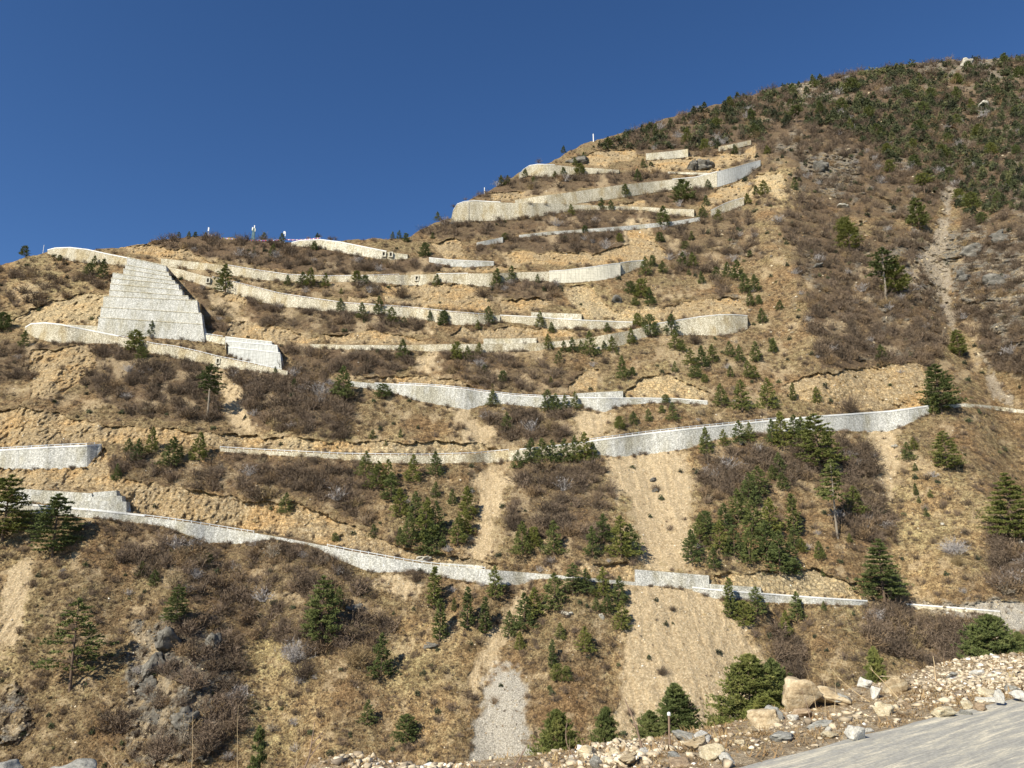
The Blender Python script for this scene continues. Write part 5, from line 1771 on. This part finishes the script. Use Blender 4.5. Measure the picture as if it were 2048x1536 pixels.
# ------------------------------------------------------------------ rubble and litter on the verge
rg = np.random.default_rng(55)
protos = [rock_mesh(600 + i, 9 + i % 4, 0) for i in range(8)]
n = 40000
s = rg.uniform(-25, 40, n); q = np.abs(rg.normal(4.5, 3.2, n)) + .05
X = E1.x + EU.x * s + EN.x * q; Y = E1.y + EU.y * s + EN.y * q
Z = G(X, Y)
ppx, ppy = project(X, Y, Z)
heap = np.clip(1 - np.hypot((ppx - 1960) / 170, (ppy - 1350) / 50), 0, 1) + np.clip(1 - np.hypot((ppx - 780) / 170, (ppy - 1530) / 40), 0, 1) * 1.5 + np.clip(1 - np.hypot((ppx - 1230) / 140, (ppy - 1510) / 40), 0, 1)
keep = (Y > 6) & (rg.random(n) < .30 + .7 * np.clip(heap * 2, 0, 1) + .3 * vnoise(X / 1.5, Y / 1.5, 3))
X, Y, Z, heap, q = X[keep], Y[keep], Z[keep], heap[keep], q[keep]
sz = np.exp(rg.normal(-2.95, .62, len(X))) * (1 + .45 * np.clip(heap * 2, 0, 1))
sz = np.clip(sz, .018, .26)
S = np.stack([sz * rg.uniform(.8, 1.5, len(X)), sz * rg.uniform(.8, 1.4, len(X)), sz * rg.uniform(.6, 1.0, len(X))], 1)
tint = np.clip(rg.normal(.45, .24, len(X)) + .12 * np.clip(heap * 2, 0, 1), 0, 1)
V, T, C = merge(protos, np.stack([X, Y, Z + sz * .15], 1), S, rg.uniform(0, 6.28, len(X)), rg.integers(0, 8, len(X)), tint)
M_RUB = tint_material('rubble', [(0, (.17, .14, .11)), (.3, (.36, .29, .20)), (.6, (.55, .46, .32)), (.92, (.70, .61, .46)), (1, (.80, .77, .70))], 6)[0]
stuff_obj('rubble', V, T, C, M_RUB, 'loose pale stones and gravel strewn over the roadside verge', 'rubble')

# dry stalks and litter
n = 42000
s = rg.uniform(-22, 36, n); q = rg.uniform(.1, 10, n)
X = E1.x + EU.x * s + EN.x * q; Y = E1.y + EU.y * s + EN.y * q
keep = (Y > 6) & (rg.random(n) < np.clip(.5 + 1.2 * fbm(X / 2.4, Y / 2.4, 2, 92), 0, 1))
X, Y = X[keep], Y[keep]; Z = G(X, Y)
H = rg.uniform(.02, .06, len(X)) * np.where(rg.random(len(X)) < .03, 3, 1)
tint = np.clip(rg.normal(.42, .28, len(X)), 0, .85)
protos = [grass_proto(430 + i, 12, .035) for i in range(5)]
V, T, C = merge(protos, np.stack([X, Y, Z], 1), np.stack([H * 3.6, H * 3.6, H], 1), rg.uniform(0, 6.28, len(X)), rg.integers(0, 5, len(X)), tint)
stuff_obj('dry_litter', V, T, C, M_GRASS, 'brown dead grass and plant litter between the roadside stones', 'litter')


# ------------------------------------------------------------------ stones lying on the far slope
def dens_stone(px, py, mk):
    d = mk['scree'] * .35 + mk['cut'] * .25 + mk['gully'] * .6 + mk['rock'] * .5 + mk['grey'] * .2
    d = d + .05 * (px > 1440) * (py < 720)
    return np.clip(d + .05, 0, 1) * np.clip(.6 + 1.6 * fbm(px / 30.0, py / 30.0, 2, 94), .05, 1)


px, py, mk, P, rg = scatter(150000, 34, dens_stone)
hp = np.clip(np.exp(rg.normal(.55, .5, len(px))), .8, 6)
hp = np.where(mk['rock'] + mk['gully'] > .5, hp * 1.5, hp)
crag = (px > 1440) & (py < 720) & (rg.random(len(px)) < .5)
hp = np.where(crag, rg.uniform(3, 9, len(px)), hp)
H = hp * P[:, 1] / F
S = np.stack([H * rg.uniform(.9, 1.7, len(px)), H * rg.uniform(.7, 1.2, len(px)), H * rg.uniform(.6, 1.1, len(px))], 1)
tint = np.clip(rg.normal(.55, .22, len(px)) - .25 * mk['rock'] - .28 * crag, 0, 1)
protos = [rock_mesh(640 + i, 8 + i % 3, 0) for i in range(8)]
V, T, C = merge(protos, P, S, rg.uniform(0, 6.28, len(px)), rg.integers(0, 8, len(px)), tint)
M_ST = tint_material('slope_stones', [(0, (.16, .14, .11)), (.35, (.36, .29, .19)), (.65, (.60, .50, .33)), (1, (.84, .80, .70))], 1.5)[0]
stuff_obj('slope_rubble', V, T, C, M_ST, 'small pale stones scattered on the sand chutes and earth cuts', 'rubble')
print('slope stones', len(px))

OUT = [  # rock outcrops: x, y, w, h, material, label
    (1155, 316, 52, 26, R_DARK, 'pale grey outcrop just above the highest hairpin wall'),
    (1405, 328, 46, 30, R_DARK, 'large dark grey outcrop right of the small pale wall'),
    (1386, 330, 24, 26, R_DARK, 'narrow grey outcrop touching the small pale wall'),
    (1436, 281, 18, 22, R_DARK, 'upright grey rock over the slanting thin wall'),
    (1345, 290, 26, 14, R_DARK, 'low grey rock above the small pale wall'),
    (1640, 332, 34, 28, R_DARK, 'broken grey rock alone on the brushy flank right of the walls'),
    (1618, 196, 22, 12, R_PALE, 'white rock high on the wooded slope'),
    (1935, 124, 26, 20, R_PALE, 'pale crag standing on the summit crest'),
    (1973, 208, 22, 22, R_PALE, 'bright white rock high among dark trees near the right edge'),
    (1920, 238, 18, 18, R_DARK, 'grey rock below the bright white rock'),
    (1690, 410, 24, 14, R_PALE, 'yellowish rock in brush right of the bare slope'),
    (1635, 530, 28, 12, R_DARK, 'flat dark rock on the open slope by the gully'),
    (1235, 600, 22, 20, R_DARK, 'grey crag over the yellow rock left of the sweeping wall'),
    (330, 1285, 48, 60, R_DARK, 'tall grey rock face at the top of the dark outcrop'),
    (305, 1330, 46, 52, R_DARK, 'jagged grey rock on the left of the dark outcrop'),
    (425, 1288, 30, 34, R_DARK, 'dark hollowed rock at the right of the dark outcrop'),
    (365, 1442, 54, 44, R_DARK, 'rounded dark rock with a grassy top low on the outcrop'),
    (430, 1412, 40, 26, R_DARK, 'low grey rock right of the grassy topped rock'),
    (290, 1375, 36, 34, R_DARK, 'cracked grey rock below the jagged one'),
    (1440, 1228, 0, 0, None, ''),
    (1135, 1228, 22, 8, R_PALE, 'thin white slab lying right of the small pines'),
    (1203, 1234, 12, 12, R_PALE, 'pale block near the top left of the wide sand fan'),
    (860, 1292, 32, 10, R_DARK, 'flat slab on stony grass right of the tall layered pine'),
    (710, 1218, 30, 20, R_DARK, 'grey rock in brush right of the very tall layered pine'),
    (1306, 960, 14, 8, R_DARK, 'small flat grey rock in the middle sand chute'),
    (1312, 980, 12, 9, R_DARK, 'second darker rock low in the middle sand chute'),
    (1952, 500, 40, 34, R_DARK, 'grey crag in the cliff right of the stony gully'),
    (2000, 560, 50, 40, R_DARK, 'big pale crag at the bottom of the right-hand cliff'),
    (2010, 470, 44, 34, R_DARK, 'upper crag of the right-hand cliff'),
    (1925, 555, 36, 28, R_DARK, 'crag at the left foot of the right-hand cliff'),
    (70, 585, 14, 7, R_PALE, 'small pale slab on the grassy slope far left'),
    (845, 1118, 34, 16, R_PALE, 'cream boulder at the left end of the low pale wall'),
    (1790, 893, 12, 7, R_PALE, 'small white stone under the right end of the long white-topped wall'),
    (1888, 1049, 10, 6, R_PALE, 'lone white stone on the bare grass slope at right'),
    (2045, 1090, 24, 22, R_PALE, 'pale rock below the very tall pine at the right edge'),
]
for i, (x, y, w, h, m, lab) in enumerate(OUT):
    if not lab: continue
    p = hill_pt(x, y + h * .4); pm = p.y / F
    V, T = rock_mesh(700 + i, 11, 2, .17)
    me = mesh_np('rock_outcrop', V, T, m)
    ext = V.max(0) - V.min(0)
    o = link('rock_outcrop', me, None, p + Vector((0, w * pm * .15, h * pm * .35)))
    o.scale = (w * pm / ext[0] * 1.1, w * pm / ext[1] * .9, h * pm / ext[2] * 1.15)
    o.rotation_euler = (.3 * math.sin(i * 2.1), .3 * math.sin(i), 0)
    tag(o, lab, 'rock', 'rock outcrops on the hillside')


# ------------------------------------------------------------------ bushes and trees on the near bank
NEAR = [  # x, top row, width px, distance, label
    (1115, 1424, 92, 44, 'r', 'dark rounded pine rising behind the left end of the middle rubble'),
    (1210, 1418, 66, 46, 'r', 'yellowish green pine between two darker near bushes'),
    (1352, 1372, 108, 44, 'r', 'broad dark green pine at the bottom behind a bare stick'),
    (1300, 1424, 74, 42, 'r', 'low green bush at the left foot of the broad dark pine'),
    (1492, 1313, 132, 44, 'r', 'largest near pine, dense, at the lower right of the sand fan'),
    (1545, 1322, 90, 46, 'r', 'dense near pine overlapping the right side of the largest one'),
    (1530, 1395, 92, 40, 'r', 'low spreading branches of green at the foot of the largest near pine'),
    (1978, 1234, 120, 52, 'r', 'sprawling dark pine above the rubble heap at right'),
    (2036, 1268, 70, 54, 'r', 'green bush at the right edge above the rubble heap'),
    (1745, 1298, 56, 48, 'r', 'small dull green bush over the square layered boulder'),
    (520, 1458, 76, 60, 'c', 'sparse young pine at the bottom left of centre'),
]
for i, (x, ty, w, dist, k, lab) in enumerate(NEAR):
    tx, tz = ray(x, ty)
    X = float(tx) * dist; g = float(G(X, dist)); top = CAMZ + float(tz) * dist
    Hm = (top - g) * 1.02
    Wm = w * dist / F
    cr, tr = pine_proto('n' if k == 'r' else 'b', 800 + i)
    o = tag(empty('pine_tree', (X, dist, g)), lab, 'pine', 'pines on the near bank')
    hs = max(Hm, 1.0)
    o.scale = (Wm / .68, Wm / .68, hs); o.rotation_euler = (0, 0, i * 1.3)
    link('crown', cr, o); link('trunk', tr, o)

# bare sticks and stalks on the verge
M_STICK = plain('dry_stick', (.24, .17, .12), .95)
M_STALK = plain('pale_stalk', (.50, .38, .22), .95)


def stick(px0, py0, px1, py1, dist, r, label, mat, twigs=3, bend=.06, cat='branch', name='dead_branch'):
    a = ray(px0, py0); b = ray(px1, py1)
    A = Vector((float(a[0]) * dist, dist, CAMZ + float(a[1]) * dist)); B = Vector((float(b[0]) * (dist + .3), dist + .3, CAMZ + float(b[1]) * (dist + .3)))
    g = float(G(A.x, A.y)); A.z = min(A.z, g + .02)
    L = (B - A).length; side = Vector((1, .3, 0)) * bend * L
    mb = MB(); pts = []; rr = []
    for k in range(9):
        u = k / 8
        pts.append(tuple(A + (B - A) * u + side * math.sin(u * math.pi) + Vector((random.uniform(-1, 1), 0, random.uniform(-1, 1))) * L * .008 - A)); rr.append(r * (1 - .75 * u))
    mb.tube(pts, rr, 6)
    for k in range(twigs):
        u = random.uniform(.3, .9); p = A + (B - A) * u + side * math.sin(u * math.pi) - A
        d = ((B - A).normalized() + Vector((random.uniform(-.9, .9), random.uniform(-.5, .5), random.uniform(-.2, .6)))).normalized() * L * random.uniform(.12, .28)
        mb.tube([tuple(p), tuple(p + d * .6), tuple(p + d + Vector((0, 0, .02)))], [r * .45, r * .3, r * .1], 5)
    o = link(name, mb.mesh(name, mat), None, A)
    tag(o, label, cat, 'bare sticks on the verge')


stick(1285, 1478, 1249, 1398, 17, .030, 'dark bare stick leaning left in front of the wide sand fan', M_STICK, 4)
stick(1160, 1505, 1135, 1440, 16, .014, 'thin curved twig before the dark rounded near pine', M_STICK, 3, -.18)
stick(1020, 1540, 1054, 1490, 12, .020, 'short dark broken stick at the bottom left of the middle rubble', M_STICK, 1, .02)
stick(545, 1545, 628, 1444, 10, .020, 'long curved dark stem rising from the bottom left', M_STICK, 2, .12)
stick(586, 1545, 590, 1470, 10, .005, 'hair-thin upright stalk beside the curved dark stem', M_STALK, 2, .05)
stick(385, 1545, 386, 1422, 12, .007, 'tall straight pale stalk at the bottom left', M_STALK, 0, .01, 'stalk', 'dry_stalk')
stick(476, 1545, 476, 1408, 12, .006, 'tallest faint pale stalk right of the straight one', M_STALK, 0, .01, 'stalk', 'dry_stalk')
stick(296, 1545, 190, 1486, 11, .007, 'thin pale stalk slanting left over the streaked boulder', M_STALK, 1, .03, 'stalk', 'dry_stalk')
stick(232, 1545, 228, 1495, 11, .006, 'short pale stalk in front of the streaked grey boulder', M_STALK, 1, .03, 'stalk', 'dry_stalk')
stick(1735, 1362, 1660, 1335, 24, .020, 'pale curved branch lying left above the small white rock', M_STALK, 3, -.08)
stick(1790, 1352, 1738, 1335, 24, .022, 'pale branch slanting above the square layered boulder', M_STALK, 1, .02)
stick(1922, 1400, 1800, 1318, 22, .020, 'long thin dark branch slanting across the brown litter', M_STICK, 4, .05)
stick(1868, 1330, 1866, 1312, 26, .030, 'short pale stub stick on the crest left of the rubble heap', M_STALK, 0, .02)
stick(1630, 1376, 1608, 1330, 22, .008, 'thin dry reed left of three over the tan slab', M_STALK, 0, .05, 'stalk', 'dry_stalk')
stick(1645, 1376, 1640, 1328, 22, .008, 'upright dry reed in the middle of three over the tan slab', M_STALK, 0, .05, 'stalk', 'dry_stalk')
stick(1660, 1376, 1668, 1334, 22, .008, 'thin dry reed right of three over the tan slab', M_STALK, 0, .05, 'stalk', 'dry_stalk')
stick(1620, 1420, 1603, 1380, 19, .012, 'thin dark twig standing before the largest cracked boulder', M_STICK, 1, .04)
stick(1565, 1460, 1572, 1432, 18, .014, 'short forked stick below the rounded grey-tan rock', M_STICK, 1, .04)
stick(1420, 1500, 1432, 1445, 17, .008, 'clump twig in front of the blocky white rock', M_STICK, 5, .05)
stick(1440, 1500, 1470, 1448, 17, .008, 'spreading bare twig left of the broad sloping boulder', M_STICK, 5, .05)
stick(1310, 1480, 1333, 1462, 17, .014, 'short thick stick lying toward the stake', M_STICK, 0, .0)

# wooden stake with a white tip
a = ray(1339, 1474); dist = 18.0
X = float(a[0]) * dist; g = float(G(X, dist)); b = ray(1338, 1424); top = CAMZ + float(b[1]) * dist
t = tag(empty('marker_stake', (X, dist, g)), 'slim wooden stake with a white tip before the broad dark pine', 'stake')
mb = MB(); mb.tube([(0, 0, -.2), (0, 0, (top - g) * .5), (.01, 0, top - g - .07)], [.028, .026, .024], 8)
link('shaft', mb.mesh('shaft', M_STICK), t)
mb = MB(); mb.tube([(.01, 0, top - g - .07), (.01, 0, top - g - .02), (.01, 0, top - g)], [.040, .040, .02], 8)
link('white_tip', mb.mesh('white_tip', M_WHITE), t)


# ------------------------------------------------------------------ things on the ridge
def ridge_base(x):
    y = float(skyline(x)) + 3
    return hill_pt(x, y)


def pole(x, ytop, wpx, label, cat='post', base_y=None, panel=False):
    p = ridge_base(x) if base_y is None else hill_pt(x, base_y)
    tz = float(ray(x, ytop)[1]); top = CAMZ + tz * p.y - p.z; pm = p.y / F
    t = tag(empty('marker_post', p), label, cat)
    mb = MB(); mb.tube([(0, 0, -1), (0, 0, top * .5), (0, 0, top)], [wpx * pm / 2] * 3, 8)
    link('shaft', mb.mesh('shaft', M_WHITE), t)
    mb = MB(); mb.tube([(0, 0, top), (0, 0, top + .12)], [wpx * pm / 2 * 1.15, wpx * pm / 4], 8)
    link('cap', mb.mesh('cap', M_STEEL), t)


pole(86, 490, 1.0, 'thin white pole at the left end of the topmost left hairpin wall', base_y=505)
pole(969, 375, 2.0, 'short white post on the skyline above the tall hairpin wall')
pole(1187, 268, 2.4, 'tall white post on the skyline above the pale outcrop')


def antenna_mast(x, ytop, label, lattice, panels):
    p = ridge_base(x); pm = p.y / F
    top = CAMZ + float(ray(x, ytop)[1]) * p.y - p.z
    t = tag(empty('antenna_mast', p), label, 'antenna', 'antenna masts on the ridge')
    M_G = bpy.data.materials.get('mast_green') or plain('mast_green', (.16, .24, .20), .6, .2)
    mb = MB()
    if lattice:
        w = 3.2 * pm
        for sx in (-1, 1):
            for sy in (-1, 1):
                mb.tube([(sx * w, sy * w, -1), (sx * w * .45, sy * w * .45, top * .92)], [.22, .16], 5)
        for k in range(6):
            z0 = top * .92 * k / 6; z1 = top * .92 * (k + 1) / 6
            a0 = w * (1 - .55 * k / 6); a1 = w * (1 - .55 * (k + 1) / 6)
            for sy in (-1, 1):
                mb.tube([(-a0, sy * a0, z0), (a1, sy * a1, z1)], [.12, .12], 4); mb.tube([(a0, sy * a0, z0), (-a1, sy * a1, z1)], [.12, .12], 4)
                mb.tube([(sy * a0, -a0, z0), (sy * a1, a1, z1)], [.12, .12], 4)
            mb.tube([(-a1, -a1, z1), (a1, -a1, z1)], [.12, .12], 4); mb.tube([(-a1, a1, z1), (a1, a1, z1)], [.12, .12], 4)
        mb.box((0, 0, top * .72), (9 * pm, 3 * pm, .35)); mb.box((0, 0, top * .84), (8 * pm, 3 * pm, .3))
        link('lattice_tower', mb.mesh('lattice_tower', M_G), t)
    else:
        mb.tube([(0, 0, -1), (0, 0, top * .95)], [.28, .2], 8)
        link('pole', mb.mesh('pole', M_STEEL), t)
    for dx, z, w, h in panels:
        mb = MB(); mb.box((dx * pm, -.5, z * top), (w * pm, .6, h * top))
        link('panel_antenna', mb.mesh('panel_antenna', M_WHITE), t)


antenna_mast(416, 455, 'slim pole with one white panel antenna on the left ridge', False, [(0, .80, 2.6, .36)])
antenna_mast(506, 453, 'green lattice mast with white antennas on the ridge, middle of three', True, [(-2.6, .82, 2.4, .22), (1.2, .96, 2.0, .2), (3.2, .74, 1.4, .2)])
antenna_mast(569, 463, 'pole with a broad white panel behind a dark pine on the ridge', False, [(-1.5, .88, 3.6, .22), (.8, .75, 1.6, .4)])

# strings of prayer flags along the ridge
FL = [plain('flag_red', (.55, .06, .07)), plain('flag_blue', (.06, .14, .50)), plain('flag_white', (.78, .78, .76)), plain('flag_yellow', (.70, .50, .08)), plain('flag_green', (.06, .32, .14))]


def flags(x0, y0, x1, y1, sag, label, nf=46, cols=(0, 1, 2, 0, 3, 4)):
    a = ridge_base(x0); b = ridge_base(x1)
    A = Vector((a.x, a.y, CAMZ + float(ray(x0, y0)[1]) * a.y)); B = Vector((b.x, b.y, CAMZ + float(ray(x1, y1)[1]) * b.y))
    t = tag(empty('flag_string', A), label, 'flags', 'prayer flag strings on the ridge')
    pts = [A + (B - A) * (k / nf) + Vector((0, 0, -sag * math.sin(math.pi * k / nf))) for k in range(nf + 1)]
    mb = MB(); mb.tube([tuple(p - A) for p in pts], [.05] * len(pts), 4)
    for e in (A, B):
        g = -3.0; mb.tube([tuple(e - A + Vector((0, 0, g))), tuple(e - A)], [.12, .10], 5)
    link('cord', mb.mesh('cord', M_WHITE), t)
    L = (B - A).length / nf
    for k in range(nf):
        c = (pts[k] + pts[k + 1]) / 2 - A; w = L * .40; h = L * .9; d = (pts[k + 1] - pts[k]).normalized() * w
        mb = MB()
        yy = Vector((0, .03, 0)); dn = Vector((.1 * random.uniform(-1, 1), random.uniform(-.4, .4), -h))
        for q in (yy, -yy):
            mb.quad(tuple(c - d + q), tuple(c + d + q), tuple(c + d + dn + q), tuple(c - d + dn + q))
        link('flag', mb.mesh('flag', FL[cols[k % len(cols)]]), t)


flags(418, 470, 478, 477, 1.2, 'red and white flag string sloping right from the slim pole antenna', 34)
flags(478, 478, 560, 479, .8, 'blue and red flag string passing behind the lattice mast', 40, (1, 0, 0, 2, 1, 0))
flags(566, 478, 640, 475, 1.0, 'thin reddish flag string over the ridge wall right of the masts', 36, (0, 2, 0, 1))
